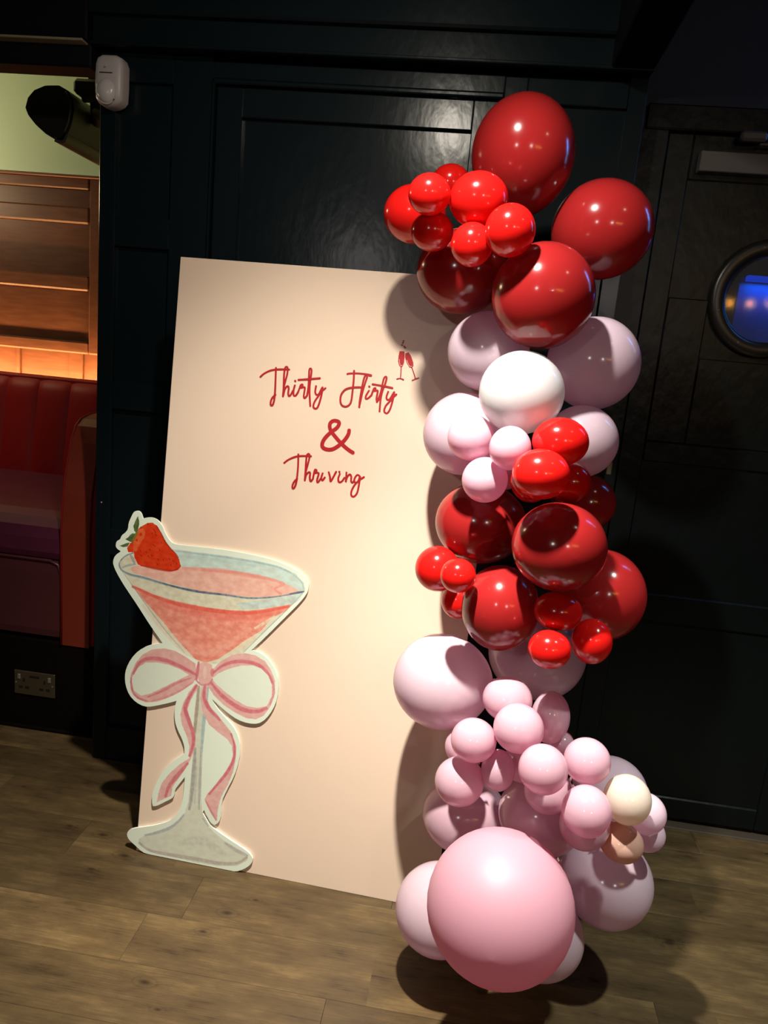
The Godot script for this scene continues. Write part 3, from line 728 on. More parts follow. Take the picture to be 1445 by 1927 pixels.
func build_floor() -> void:
	var fl := structure(root("floor"), "brown stained wooden plank floor")
	put("subfloor", box(Vector3(-3.0, -0.1, -3.5), Vector3(2.3, -0.014, 3.0), 0.001), mats["plank edge"], fl)
	var kinds := []
	var bump := noise_map(0.03, 3, 41, true, 1.5)
	for k in 7:
		var m := StandardMaterial3D.new()
		m.resource_name = "plank wood %d" % k
		m.albedo_texture = plank_texture(100 + k, [1.0, 1.15, 0.84, 1.06, 0.95, 1.32, 0.78][k])
		m.roughness = 0.42
		m.metallic_specular = 0.4
		m.normal_enabled = true
		m.normal_texture = bump
		m.normal_scale = 0.22
		kinds.append(m)
	var wide := 0.1475
	var r := RandomNumberGenerator.new()
	r.seed = 9
	var row := 0
	var z := -1.475 - 6 * wide
	while z < 2.9:
		var x := -3.0
		var ends := []
		if row == 6:
			ends = [-1.62, -0.64, 0.55, 1.5, 2.3]
		elif row == 5:
			ends = [-1.9, -0.556, 0.02, 0.93, 2.3]
		elif row == 7:
			ends = [-2.0, -0.95, -0.17, 0.75, 1.6, 2.3]
		elif row == 8:
			ends = [-1.5, -0.30, 0.62, 1.7, 2.3]
		else:
			var e := -3.0 + r.randf_range(0.3, 1.1)
			while e < 2.1:
				ends.append(e)
				e += r.randf_range(0.75, 1.15)
			ends.append(2.3)
		var j := 0
		for e in ends:
			var k := (row * 3 + j * 2 + (row / 2)) % 7
			if row == 6 and j == 1: k = 5
			if row == 5 and j == 1: k = 2
			if row == 5 and j == 2: k = 0
			if row == 6 and j == 2: k = 3
			put("plank", plank_mesh(e - x - 0.0004, wide - 0.0004, r.randf(), r.randf() < 0.5), kinds[k], fl, Vector3(x + 0.0002, 0, z + 0.0002))
			x = e
			j += 1
		z += wide
		row += 1


func plank_mesh(long: float, wide: float, shift: float, flip: bool) -> ArrayMesh:
	var st := start()
	st.set_smooth_group(-1)
	var e := 0.0005
	var mid := Vector3(long / 2, -0.007, wide / 2)
	var top := [Vector3(e, 0, e), Vector3(long - e, 0, e), Vector3(long - e, 0, wide - e), Vector3(e, 0, wide - e)]
	var rim := [Vector3(0, -e, 0), Vector3(long, -e, 0), Vector3(long, -e, wide), Vector3(0, -e, wide)]
	var low := [Vector3(0, -0.014, 0), Vector3(long, -0.014, 0), Vector3(long, -0.014, wide), Vector3(0, -0.014, wide)]
	var faces := [top]
	for i in 4:
		faces.append([top[i], top[(i + 1) % 4], rim[(i + 1) % 4], rim[i]])
		faces.append([rim[i], rim[(i + 1) % 4], low[(i + 1) % 4], low[i]])
	for f in faces:
		for t in [[0, 1, 2], [0, 2, 3]]:
			var p: Array[Vector3] = [f[t[0]], f[t[1]], f[t[2]]]
			if (p[1] - p[0]).cross(p[2] - p[0]).dot((p[0] + p[1] + p[2]) / 3.0 - mid) > 0.0:
				p = [p[0], p[2], p[1]]
			for v in p:
				var s := v.z / 0.1475
				st.set_uv(Vector2(v.x / 1.2 + shift, 1.0 - s if flip else s))
				st.add_vertex(v)
	st.generate_normals()
	st.generate_tangents()
	return st.commit()


# ---------------------------------------------------------------- the recess with the banquette
func build_recess() -> void:
	var wood: Material = mats["stained cladding"]
	var w := structure(root("wall_recess_back"), "timber panelling and sage plaster behind the banquette")
	put("plaster", box(Vector3(-3.0, 2.0, BACK - 0.25), Vector3(-1.0, 2.8, BACK - 0.012), 0.001), mats["sage plaster"], w)
	put("backing", box(Vector3(-3.0, 0, BACK - 0.25), Vector3(-1.0, 2.0, BACK - 0.04), 0.001), wood, w)
	# upper panelling: rails and stiles stand proud of the fields
	for y in [[1.972, 2.022], [1.830, 1.900], [1.542, 1.607], [1.262, 1.316]]:
		put("rail", box(Vector3(-3.0, y[0], BACK - 0.05), Vector3(-1.779, y[1], BACK), 0.007), wood, w)
	put("stile", box(Vector3(-1.778, 1.262, BACK - 0.05), Vector3(-1.30, 2.022, BACK), 0.007), wood, w)
	put("stile", box(Vector3(-2.62, 1.262, BACK - 0.05), Vector3(-2.56, 2.022, BACK), 0.007), wood, w)
	for y in [[1.895, 1.977], [1.60, 1.835], [1.31, 1.55]]:
		for x in [[-2.56, -1.778], [-3.0, -2.62]]:
			put("panel", box(Vector3(x[0] - 0.005, y[0], BACK - 0.05), Vector3(x[1] + 0.005, y[1], BACK - 0.014), 0.002), wood, w)
	put("capping", box(Vector3(-3.0, 2.018, BACK - 0.05), Vector3(-1.0, 2.03, BACK + 0.012), 0.003), wood, w)
	# lower panelling, washed by the light strip
	for x in [[-3.0, -2.45], [-2.434, -2.146], [-2.128, -1.882], [-1.816, -1.55]]:
		put("panel", box(Vector3(x[0], 0.6, BACK - 0.05), Vector3(x[1], 1.27, BACK - 0.034), 0.003), wood, w)
	for x in [[-2.45, -2.434], [-2.146, -2.128], [-1.882, -1.816]]:
		put("stile", box(Vector3(x[0], 0.6, BACK - 0.05), Vector3(x[1], 1.27, BACK - 0.022), 0.003), wood, w)
	var s := structure(root("wall_recess_side"), "side wall of the recess")
	put("backing", box(Vector3(-1.104, 0, -3.5), Vector3(-1.0, 2.8, -2.30), 0.001), mats["sage plaster"], s)
	var lower := structure(root("trim_2"), "dark header beam over the banquette recess")
	put("fascia", box(Vector3(-3.0, 2.043, -2.10), Vector3(-1.104, 2.80, -2.02), 0.004), mats["soffit black"], lower)
	put("fascia", box(Vector3(-3.0, 2.10, -2.05), Vector3(-1.104, 2.40, -1.998), 0.004), mats["soffit black"], lower)
	put("bead", box(Vector3(-3.0, 2.096, -2.03), Vector3(-1.112, 2.102, -1.990), 0.003), mats["tan trim"], lower)
	build_banquette()
	# LED strip hidden behind the backrest
	var strip := root("light_strip", Vector3(-2.1, 1.10, -3.20))
	tag(strip, "warm light strip glowing behind the red leather backrest", "light strip")
	put("diffuser", box(Vector3(-0.85, 0, -0.006), Vector3(0.75, 0.012, 0.006), 0.003), glow("strip glow", Color(1.0, 0.72, 0.42), 3.0), strip)
	put("channel", box(Vector3(-0.85, -0.012, -0.009), Vector3(0.75, 0.0, 0.009), 0.001), mats["brushed steel"], strip)
	area(Vector3(-2.15, 1.118, -3.20), Vector3(-2.15, 1.6, -3.30), Vector2(1.6, 0.012), 3.0, Color(1.0, 0.78, 0.50))
	# unseen warm lamp left of the picture, placed to light the recess plaster
	var p := root("unseen_lamp", Vector3(-2.62, 2.0, -2.75))
	tag(p, "unseen warm globe lamp lighting the recess wall from the left", "lamp")
	put("globe", ball_mesh(Vector3(0.07, 0.07, 0.07), Vector3.UP, 0.0, 24, 16), glow("unseen lamp glow", Color(1.0, 0.86, 0.62), 2.0), p)
	put("cord", box(Vector3(-0.004, 0.068, -0.004), Vector3(0.004, 0.75, 0.004), 0.001), mats["lamp black"], p)
	omni(Vector3(-2.62, 2.0, -2.75), 0.48, Color(1.0, 0.89, 0.70), 0.06)
	# sensor and speaker
	build_sensor()
	build_speaker()
	build_socket()


func build_banquette() -> void:
	var hide: Material = mats["oxblood leather"]
	var dark: Material = mats["plum leather"]
	var b := root("banquette", Vector3(-2.1, 0, -2.6))
	tag(b, "oxblood red leather banquette with a fluted back in the recess", "banquette")
	var o := -b.position
	put("plinth", box(o + Vector3(-2.97, 0, -3.1), o + Vector3(-1.112, 0.328, BENCH), 0.002), mats["plinth black"], b)
	put("skirting", box(o + Vector3(-2.97, 0, BENCH - 0.01), o + Vector3(-1.112, 0.012, BENCH + 0.012), 0.003), mats["plinth black"], b)
	# front pad, then the seat with a rolled edge
	var prof := PackedVector2Array()   # (z, y)
	for q in [[-3.1, 0.335], [-2.22, 0.335], [-2.196, 0.345], [-2.19, 0.37], [-2.187, 0.57], [-2.19, 0.60], [-2.205, 0.612], [-3.1, 0.612]]:
		prof.append(Vector2(q[0], q[1]))
	put("front_pad", lay(prof, -2.97, -1.286, o), dark, b)
	var seat := PackedVector2Array()
	for q in [[-3.1, 0.61], [-2.215, 0.61], [-2.195, 0.618], [-2.186, 0.64], [-2.19, 0.685], [-2.205, 0.72], [-2.235, 0.745], [-2.29, 0.757], [-2.40, 0.755], [-2.7, 0.742], [-3.1, 0.73]]:
		seat.append(Vector2(q[0], q[1]))
	put("seat", lay(seat, -2.97, -1.283, o), plain("plum leather seat", hue(0.095, 0.018, 0.040), 0.36, 0.0, 0.35), b)
	put("piping", tube([o + Vector3(-2.97, 0.612, -2.188), o + Vector3(-1.32, 0.612, -2.188), o + Vector3(-1.295, 0.60, -2.19), o + Vector3(-1.288, 0.57, -2.191)], 0.005), dark, b)
	# channels of the back
	var at := -2.97
	var wide := 0.149
	while at < -1.27:
		var st := start()
		var rows := 12
		var cols := 10
		st.set_smooth_group(0)
		for i in cols:
			for j in rows:
				var v: Array[Vector3] = []
				for q in [[i, j], [i + 1, j], [i + 1, j + 1], [i, j + 1]]:
					v.append(o + channel_point(at, wide, float(q[0]) / cols, float(q[1]) / rows))
				quad(st, v[0], v[1], v[2], v[3], o + Vector3(at + wide / 2, 0.95, -3.4))
		put("back_channel", done(st), hide, b)
		at += wide
	put("back_board", box(o + Vector3(-2.97, 0.70, -3.19), o + Vector3(-1.112, 1.150, -3.125), 0.006), hide, b)
	# upholstered end
	var side := PackedVector2Array()
	for q in [[-3.05, 0.325], [-2.185, 0.325], [-2.183, 0.717], [-2.192, 0.839], [-2.211, 0.924], [-2.237, 1.008], [-2.269, 1.057], [-2.302, 1.078], [-2.352, 1.089], [-2.6, 1.10], [-3.05, 1.11]]:
		side.append(Vector2(q[0], q[1]))
	put("end_panel", lay(side, -1.279, -1.183, o), plain("end panel leather", hue(0.21, 0.028, 0.012), 0.42), b)
	put("end_edge", lay(side, -1.181, -1.115, o + Vector3(0, 0, -0.012)), hide, b)
	var path := []
	for q in side.slice(1, 10):
		path.append(o + Vector3(-1.279, q.y, q.x + 0.001))
	put("end_piping", tube(path, 0.0035, 8), hide, b)


func channel_point(x: float, wide: float, s: float, t: float) -> Vector3:
	var puff := pow(sin(PI * s), 0.45) * 0.013
	var lean := lerpf(-3.03, -3.115, t)
	var y := lerpf(0.715, 1.165, t)
	if t > 0.86:
		var k := (t - 0.86) / 0.14
		lean -= 0.05 * k * k
		puff *= 1.0 - 0.35 * k
		y -= 0.012 * k * k
	if t < 0.12:
		puff *= 0.5 + 0.5 * t / 0.12
	return Vector3(x + wide * s, y + puff * 0.15 * t, lean + puff)


func lay(prof: PackedVector2Array, x0: float, x1: float, o: Vector3) -> ArrayMesh:
	# a (z, y) outline drawn along x
	var flat := PackedVector2Array()
	for p in prof:
		flat.append(Vector2(-p.x, p.y))
	var m := extrude(flat, x0, x1)
	var st := SurfaceTool.new()
	st.append_from(m, 0, Transform3D(Basis(Vector3(0, 0, -1), Vector3(0, 1, 0), Vector3(1, 0, 0)), o))
	return st.commit()


func build_sensor() -> void:
	var s := root("motion_sensor", Vector3(-1.06, 1.955, WALL))
	tag(s, "white motion sensor fixed at the top of the dark pier", "motion sensor")
	var outline := PackedVector2Array()
	for q in [[-0.036, 0.018], [-0.030, 0.008], [-0.016, 0.001], [0.0, -0.002], [0.016, 0.001], [0.030, 0.008], [0.038, 0.018], [0.040, 0.05], [0.040, 0.104], [0.034, 0.120], [0.018, 0.127], [-0.018, 0.127], [-0.032, 0.120], [-0.038, 0.104], [-0.039, 0.05]]:
		outline.append(Vector2(q[0], q[1]))
	var st := start()
	var rings := [[1.0, 0.001], [1.0, 0.03], [0.95, 0.038], [0.85, 0.043], [0.6, 0.046]]
	var mid := Vector2(0, 0.063)
	st.set_smooth_group(0)
	for i in rings.size() - 1:
		for k in outline.size():
			var v: Array[Vector3] = []
			for q in [[i, k], [i, k + 1], [i + 1, k + 1], [i + 1, k]]:
				var p: Vector2 = mid + (outline[q[1] % outline.size()] - mid) * rings[q[0]][0]
				v.append(Vector3(p.x, p.y, rings[q[0]][1]))
			quad(st, v[0], v[1], v[2], v[3], Vector3(0, 0.063, 0.01))
	for k in outline.size():
		var a := mid + (outline[k] - mid) * 0.6
		var b := mid + (outline[(k + 1) % outline.size()] - mid) * 0.6
		tri(st, Vector3(a.x, a.y, 0.046), Vector3(b.x, b.y, 0.046), Vector3(mid.x, mid.y, 0.047), Vector3(0, 0.063, 0.0))
	put("case", done(st), mats["sensor white"], s)
	var lens := put("lens", ball_mesh(Vector3(0.027, 0.031, 0.017), Vector3.UP, 0.0, 28, 18), mats["sensor lens"], s, Vector3(-0.003, 0.036, 0.040))
	var rim := []
	for k in 29:
		rim.append(Vector3(-0.003 + 0.0285 * cos(TAU * k / 28), 0.036 + 0.0325 * sin(TAU * k / 28), 0.043))
	put("lens_rim", tube(rim, 0.0022, 8), mats["sensor white"], s)
	put("slot", box(Vector3(-0.021, 0.0775, 0.0445), Vector3(0.015, 0.0800, 0.0478), 0.0005), mats["dark slot"], s)
	put("badge", box(Vector3(-0.010, 0.090, 0.045), Vector3(-0.003, 0.0945, 0.0472), 0.0005), plain("badge grey", hue(0.25, 0.23, 0.22), 0.5), s)


func build_speaker() -> void:
	var s := root("wall_speaker", Vector3(-1.5, 1.97, -2.55))
	tag(s, "black wall speaker seen end-on under the recess header", "speaker")
	var o := -s.position
	var pts := PackedVector2Array()
	for q in [[-1.602, 2.075], [-1.592, 2.108], [-1.568, 2.134], [-1.527, 2.151], [-1.485, 2.153], [-1.452, 2.138], [-1.435, 2.114], [-1.431, 2.082], [-1.440, 2.035], [-1.456, 2.000], [-1.470, 1.978], [-1.494, 1.982], [-1.533, 2.001], [-1.568, 2.027], [-1.592, 2.052]]:
		pts.append(Vector2(q[0] + o.x, q[1] + o.y))
	var small := PackedVector2Array()
	var mid := Vector2(-1.515, 2.07) + Vector2(o.x, o.y)
	for p in pts:
		small.append(mid + (p - mid) * 0.93)
	var a := extrude(pts, -3.02 + o.z, -2.515 + o.z, true)
	put("cabinet", a, mats["speaker black"], s)
	put("end_cap", extrude(small, -2.52 + o.z, -2.50 + o.z, true), mats["speaker black"], s)
	# the grille along the lower right edge
	var g := PackedVector2Array()
	for q in [[-1.452, 2.003], [-1.446, 2.0], [-1.458, 1.975], [-1.472, 1.970], [-1.496, 1.976], [-1.494, 1.984], [-1.472, 1.980], [-1.462, 1.984]]:
		g.append(Vector2(q[0] + o.x, q[1] + o.y))
	put("grille", extrude(g, -3.0 + o.z, -2.505 + o.z, true), mats["speaker grille"], s)
	put("bracket", box(Vector3(-1.455, 2.14, -2.60) + o, Vector3(-1.33, 2.19, -2.54) + o, 0.012), mats["speaker black"], s)
	put("bracket_sleeve", tube([Vector3(-1.43, 2.135, -2.57) + o, Vector3(-1.33, 2.14, -2.57) + o], 0.014), mats["closer grey"], s)
	put("bracket_arm", tube([Vector3(-1.385, 2.15, -2.58) + o, Vector3(-1.39, 2.12, -2.60) + o, Vector3(-1.415, 2.085, -2.65) + o], 0.028, 14), mats["speaker black"], s)
	put("bracket_knob", tube([Vector3(-1.385, 2.09, -2.56) + o, Vector3(-1.35, 2.07, -2.56) + o], 0.016, 14), mats["speaker grille"], s)
	put("ceiling_rod", tube([Vector3(-1.40, 2.18, -2.57) + o, Vector3(-1.40, 2.76, -2.57) + o], 0.012), mats["speaker black"], s)


func build_socket() -> void:
	var s := root("wall_socket", Vector3(-1.377, 0.168, BENCH))
	tag(s, "antique brass double wall socket low on the black plinth", "socket")
	put("plate", box(Vector3(-0.0735, -0.043, 0.0), Vector3(0.0735, 0.043, 0.006), 0.002), mats["antique brass"], s)
	var dark: Material = mats["dark slot"]
	for x in [-0.0375, 0.0375]:
		put("pin_hole", box(Vector3(x - 0.004, 0.004, 0.004), Vector3(x + 0.004, 0.017, 0.0067), 0.0005), dark, s)
		for d in [-0.0115, 0.0115]:
			put("pin_hole", box(Vector3(x + d - 0.0075, -0.021, 0.004), Vector3(x + d + 0.0075, -0.011, 0.0067), 0.0005), dark, s)
	for x in [-0.055, 0.055]:
		put("switch", box(Vector3(x - 0.005, 0.013, 0.005), Vector3(x + 0.005, 0.031, 0.0095), 0.0015), mats["brushed steel"], s)
		put("screw", box(Vector3(x * 1.2 - 0.0025, -0.003, 0.005), Vector3(x * 1.2 + 0.0025, 0.002, 0.0072), 0.001), mats["brushed steel"], s)
	put("usb_slot", box(Vector3(-0.018, 0.021, 0.004), Vector3(0.018, 0.030, 0.0067), 0.0005), dark, s)


# ---------------------------------------------------------------- the door with its porthole
func build_door() -> void:
	var m: Material = mats["black door paint"]
	var d := structure(root("door_1"), "black panelled door with a round porthole window")
	var x0 := 0.436
	var x1 := 1.09
	var c := Vector2(0.767, 1.612)
	# leaf with a round hole
	var hole := PackedVector2Array()
	for k in 48:
		hole.append(c + Vector2.from_angle(TAU * k / 48) * 0.118)
	var outer := PackedVector2Array([Vector2(x0, 0.015), Vector2(x1, 0.015), Vector2(x1, 2.02), Vector2(x0, 2.02)])
	# two halves, so that the outline stays a simple one
	for top in [true, false]:
		var half := PackedVector2Array()
		if top:
			half.append_array([Vector2(x0, 2.02), Vector2(x0, c.y)])
			for k in range(24, -1, -1):
				half.append(hole[k])
			half.append_array([Vector2(x1, c.y), Vector2(x1, 2.02)])
		else:
			half.append_array([Vector2(x1, 0.015), Vector2(x1, c.y)])
			for k in range(48, 23, -1):
				half.append(hole[k % 48])
			half.append_array([Vector2(x0, c.y), Vector2(x0, 0.015)])
		put("leaf", extrude(half, DOOR - 0.045, DOOR - 0.008), m, d)
	# proud framing of the leaf
	put("stile", box(Vector3(x0, 0.017, DOOR - 0.02), Vector3(0.503, 2.02, DOOR), 0.003), m, d)
	put("stile", box(Vector3(1.02, 0.017, DOOR - 0.02), Vector3(x1, 2.02, DOOR), 0.003), m, d)
	put("rail", box(Vector3(0.503, 0.017, DOOR - 0.02), Vector3(1.02, 0.088, DOOR), 0.004), m, d)
	put("rail", box(Vector3(0.503, 0.655, DOOR - 0.02), Vector3(1.02, 0.743, DOOR), 0.004), m, d)
	put("rail", box(Vector3(0.503, 1.138, DOOR - 0.02), Vector3(1.02, 1.197, DOOR), 0.003), m, d)
	put("rail", box(Vector3(0.503, 1.197, DOOR - 0.02), Vector3(0.612, 1.598, DOOR), 0.003), m, d)
	put("rail", box(Vector3(0.503, 1.905, DOOR - 0.02), Vector3(1.02, 2.02, DOOR), 0.003), m, d)
	put("rail", box(Vector3(0.612, 1.197, DOOR - 0.02), Vector3(1.02, 1.44, DOOR), 0.003), m, d)
	# ring of the porthole
	var prof := PackedVector2Array()
	for q in [[0.158, -0.045], [0.158, 0.004], [0.154, 0.012], [0.146, 0.016], [0.128, 0.016], [0.121, 0.012], [0.115, 0.002], [0.115, -0.045]]:
		prof.append(Vector2(q[0], q[1]))
	var lie := Basis(Vector3(1, 0, 0), Vector3(0, 0, 1), Vector3(0, -1, 0))
	put("porthole_ring", spin(prof, 64, lie), plain("ring black", hue(0.014, 0.013, 0.011), 0.32), d, Vector3(c.x, c.y, DOOR))
	for k in 8:
		var p := c + Vector2.from_angle(TAU * k / 8 + 0.3) * 0.137
		put("screw", box(Vector3(p.x - 0.003, p.y - 0.003, DOOR + 0.0145), Vector3(p.x + 0.003, p.y + 0.003, DOOR + 0.0175), 0.001), mats["closer grey"], d)
	var glass := plain("porthole glass", Color(0.9, 0.95, 1.0, 0.06), 0.04)
	glass.transparency = BaseMaterial3D.TRANSPARENCY_ALPHA
	var disc := PackedVector2Array([Vector2(0.0, 0.003), Vector2(0.117, 0.003)])
	put("pane", spin(disc, 48, lie), glass, d, Vector3(c.x, c.y, DOOR - 0.006))
	# door closer and its arm
	var k2 := root("door_closer", Vector3(0.52, 1.92, DOOR))
	tag(k2, "grey box door closer screwed to the top of the black door", "door closer")
	put("housing", box(Vector3(0, 0, 0), Vector3(0.24, 0.05, 0.035), 0.002), mats["closer grey"], k2)
	put("arm", box(Vector3(0.14, 0.068, 0.035), Vector3(0.40, 0.074, 0.042), 0.002), mats["closer grey"], k2)
	put("shoe", box(Vector3(0.088, 0.076, 0.025), Vector3(0.155, 0.100, 0.05), 0.006), mats["closer grey"], k2)
	put("latch_plate", box(Vector3(0.404, 1.088, -2.19), Vector3(0.419, 1.126, -2.183), 0.002), mats["antique brass"], d)
	# threshold
	var t := structure(root("trim_3"), "worn threshold under the door")
	put("sill", box(Vector3(0.343, -0.01, -2.26), Vector3(1.2, 0.004, -2.172), 0.003), plain("worn sill", hue(0.05, 0.036, 0.022), 0.7), t)
	# the lit room behind the door
	var b := structure(root("wall_beyond"), "dark room behind the door")
	var night: Material = plain("blue lit room tint", hue(0.010, 0.022, 0.060), 0.6)  # blue light of the room beyond, put into its wall colour
	put("backing", box(Vector3(0.2, 0, -3.6), Vector3(2.4, 2.75, -3.5), 0.002), night, b)
	put("backing", box(Vector3(0.1, 0, -3.6), Vector3(0.2, 2.75, -2.34), 0.002), night, b)
	put("backing", box(Vector3(2.3, 0, -3.6), Vector3(2.4, 2.75, -2.34), 0.002), night, b)
	put("backing", box(Vector3(0.2, 2.65, -3.6), Vector3(2.4, 2.75, -2.34), 0.002), night, b)
	put("backing", box(Vector3(0.2, -0.1, -3.6), Vector3(2.4, 0.0, -2.34), 0.002), night, b)
	var panel := root("lit_screen", Vector3(0.93, 1.1, -3.0))
	tag(panel, "blue lit screen seen through the porthole", "screen")
	put("screen_panel", box(Vector3(0, 0, -0.02), Vector3(0.9, 0.68, 0), 0.003), plain("screen blue", hue(0.003, 0.09, 0.28), 0.5), panel)
	put("light_bar", box(Vector3(0.02, 0.665, 0.0), Vector3(0.88, 0.685, 0.03), 0.003), glow("blue light bar", Color(0.0, 0.25, 0.9), 0.5), panel)
	area(Vector3(1.38, 1.76, -2.965), Vector3(1.38, 1.2, -2.985), Vector2(0.85, 0.02), 0.16, Color(0.0, 0.48, 1.0))


# ---------------------------------------------------------------- the board
func pts2(a: Array) -> PackedVector2Array:
	var out := PackedVector2Array()
	for i in range(0, a.size(), 2):
		out.append(Vector2(a[i], a[i + 1]) * 0.0001)
	return out


func board_frame() -> Transform3D:
	return Transform3D(Basis(Vector3(0.99912, 0.0, 0.04206), Vector3(0.00415, 0.99513, -0.09856), Vector3(-0.04186, 0.09865, 0.99424)).orthonormalized(), Vector3(-0.7677, 0.0, -1.6791))


func build_board() -> void:
	var b := root("party_board")
	b.transform = board_frame()
	tag(b, "tall blush pink party board with red script lettering, leaning by the dark wall", "board")
	put("panel", box(Vector3(0, 0.0, -0.012), Vector3(0.815, 1.568, 0.0), 0.001), mats["blush board"], b)
	# strut that props it from behind
	var strut := start()
	add_tube(strut, [Vector3(0.4, 1.25, -0.014), Vector3(0.4, 0.005 - 0.0, -0.30)], 0.008)
	put("back_strut", done(strut), mats["lamp black"], b)
	var red: Material = mats["vinyl red"]
	for row in letter_strokes:
		var st := start()
		var level := 0.0005
		for s in row[2]:
			add_ribbon(st, curve_through(pts2(s), 5), row[1] * 1.08, 0.0, level, 0.08 if row[0] != "&" else 0.04)
			level += 0.0006
		put("letter" if row[0] != "&" else "ampersand", done(st), red, b)
	for f in flute_shapes:
		var g := put("champagne_flute", extrude(pts2(f[1]), 0.0, 0.0008), red, b)
		var st := start()
		add_ribbon(st, curve_through(pts2(f[3]), 4), 0.0026, 0.0, 0.0003)
		put("stem", done(st), red, g)
		var ft := start()
		add_ribbon(ft, curve_through(pts2(f[5]), 4), 0.0032, 0.0, 0.0010, 0.3)
		put("foot", done(ft), red, g)
		var gl := start()
		add_ribbon(gl, curve_through(pts2(f[7]), 4), 0.0009, 0.0008, 0.0012)
		put("glint", done(gl), mats["pale glint"], g)
	var spots := pts2(bubble_spots)
	for p in spots:
		var st := start()
		add_ribbon(st, PackedVector2Array([p, p + Vector2(0.0006, 0)]), 0.0040, 0.0, 0.0008)
		put("bubble", done(st), red, b)


func build_cutout() -> void:
	var m := StandardMaterial3D.new()
	m.resource_name = "cocktail print"
	m.albedo_texture = paint_cutout()
	m.roughness = 0.42
	var pts := pts2(cutout_outline)
	for i in pts.size():
		pts[i].y = maxf(pts[i].y, 0.0008)
	# round the outline off a little
	var fine := PackedVector2Array()
	var n := pts.size()
	for i in n:
		var a := pts[(i + n - 1) % n]
		var b := pts[i]
		var c := pts[(i + 1) % n]
		if absf((b - a).angle_to(c - b)) > 0.9:
			fine.append(b)
		else:
			fine.append(b.lerp(a, 0.25))
			fine.append(b.lerp(c, 0.25))
	var z0 := 0.0008
	var z1 := 0.0070
	var st := start()
	var ids := Geometry2D.triangulate_polygon(fine)
	st.set_smooth_group(-1)
	for i in range(0, ids.size(), 3):
		var t: Array[Vector2] = [fine[ids[i]], fine[ids[i + 1]], fine[ids[i + 2]]]
		if (t[1] - t[0]).cross(t[2] - t[0]) > 0.0:
			t = [t[0], t[2], t[1]]
		for p in t:
			var uv := (p - cutout_low) / cutout_size
			st.set_uv(Vector2(uv.x, 1.0 - uv.y))
			st.add_vertex(Vector3(p.x, p.y, z1))
	st.generate_normals()
	var o := root("cocktail_cutout")
	o.transform = board_frame()
	tag(o, "printed pink cocktail glass cut-out with strawberry and bow standing before the board", "cutout")
	put("printed_face", st.commit(), m, o)
	put("core", extrude(fine, z0, z1 - 0.0004), mats["white card"], o)


var pad: PackedFloat32Array
var pad_w := 0
var pad_h := 0
var mottle := FastNoiseLite.new()


func paint_cutout() -> ImageTexture:
	pad_w = 620
	pad_h = int(round(pad_w * cutout_size.y / cutout_size.x))
	pad = PackedFloat32Array()
	pad.resize(pad_w * pad_h * 3)
	for i in pad_w * pad_h:
		pad[i * 3] = 0.905
		pad[i * 3 + 1] = 0.95
		pad[i * 3 + 2] = 0.875
	mottle.seed = 3
	mottle.frequency = 0.03
	mottle.fractal_octaves = 4
	for p in cutout_paint:
		var col := Color(p[1])
		var pts := PackedVector2Array()
		for q in pts2(p[5]):
			var uv := (q - cutout_low) / cutout_size
			pts.append(Vector2(uv.x * pad_w, (1.0 - uv.y) * pad_h))
		if p[0] == "fill":
			wash(pts, col, p[3], p[4])
		else:
			brush(curve_through(pts, 10), p[2] / cutout_size.x * pad_w * 0.5, col, p[3], p[4])
	var bytes := PackedByteArray()
	bytes.resize(pad_w * pad_h * 3)
	for i in bytes.size():
		bytes[i] = int(clampf(pad[i], 0.0, 1.0) * 255.0)
	return ImageTexture.create_from_image(Image.create_from_data(pad_w, pad_h, false, Image.FORMAT_RGB8, bytes))


func lay_dab(x: int, y: int, col: Color, a: float, m: float) -> void:
	if x < 0 or y < 0 or x >= pad_w or y >= pad_h:
		return
	var i := (y * pad_w + x) * 3
	var k := mottle.get_noise_2d(x, y * 1.4) * m * 0.8
	pad[i] = lerpf(pad[i], col.r + k * 0.6, a)
	pad[i + 1] = lerpf(pad[i + 1], col.g + k, a)
	pad[i + 2] = lerpf(pad[i + 2], col.b + k, a)


func wash(pts: PackedVector2Array, col: Color, alpha: float, m: float) -> void:
	var lo := INF
	var hi := -INF
	for p in pts:
		lo = minf(lo, p.y)
		hi = maxf(hi, p.y)
	for y in range(maxi(0, int(lo)), mini(pad_h - 1, int(hi)) + 1):
		var xs: Array[float] = []
		var yc := y + 0.5
		for i in pts.size():
			var a := pts[i]
			var b := pts[(i + 1) % pts.size()]
			if (a.y <= yc) != (b.y <= yc):
				xs.append(a.x + (b.x - a.x) * (yc - a.y) / (b.y - a.y))
		xs.sort()
		for i in range(0, xs.size() - 1, 2):
			var wob := mottle.get_noise_2d(y * 3.0, 900.0 + i * 40.0) * 1.2
			for x in range(int(ceil(xs[i] + wob)), int(floor(xs[i + 1] + wob)) + 1):
				lay_dab(x, y, col, alpha, m)


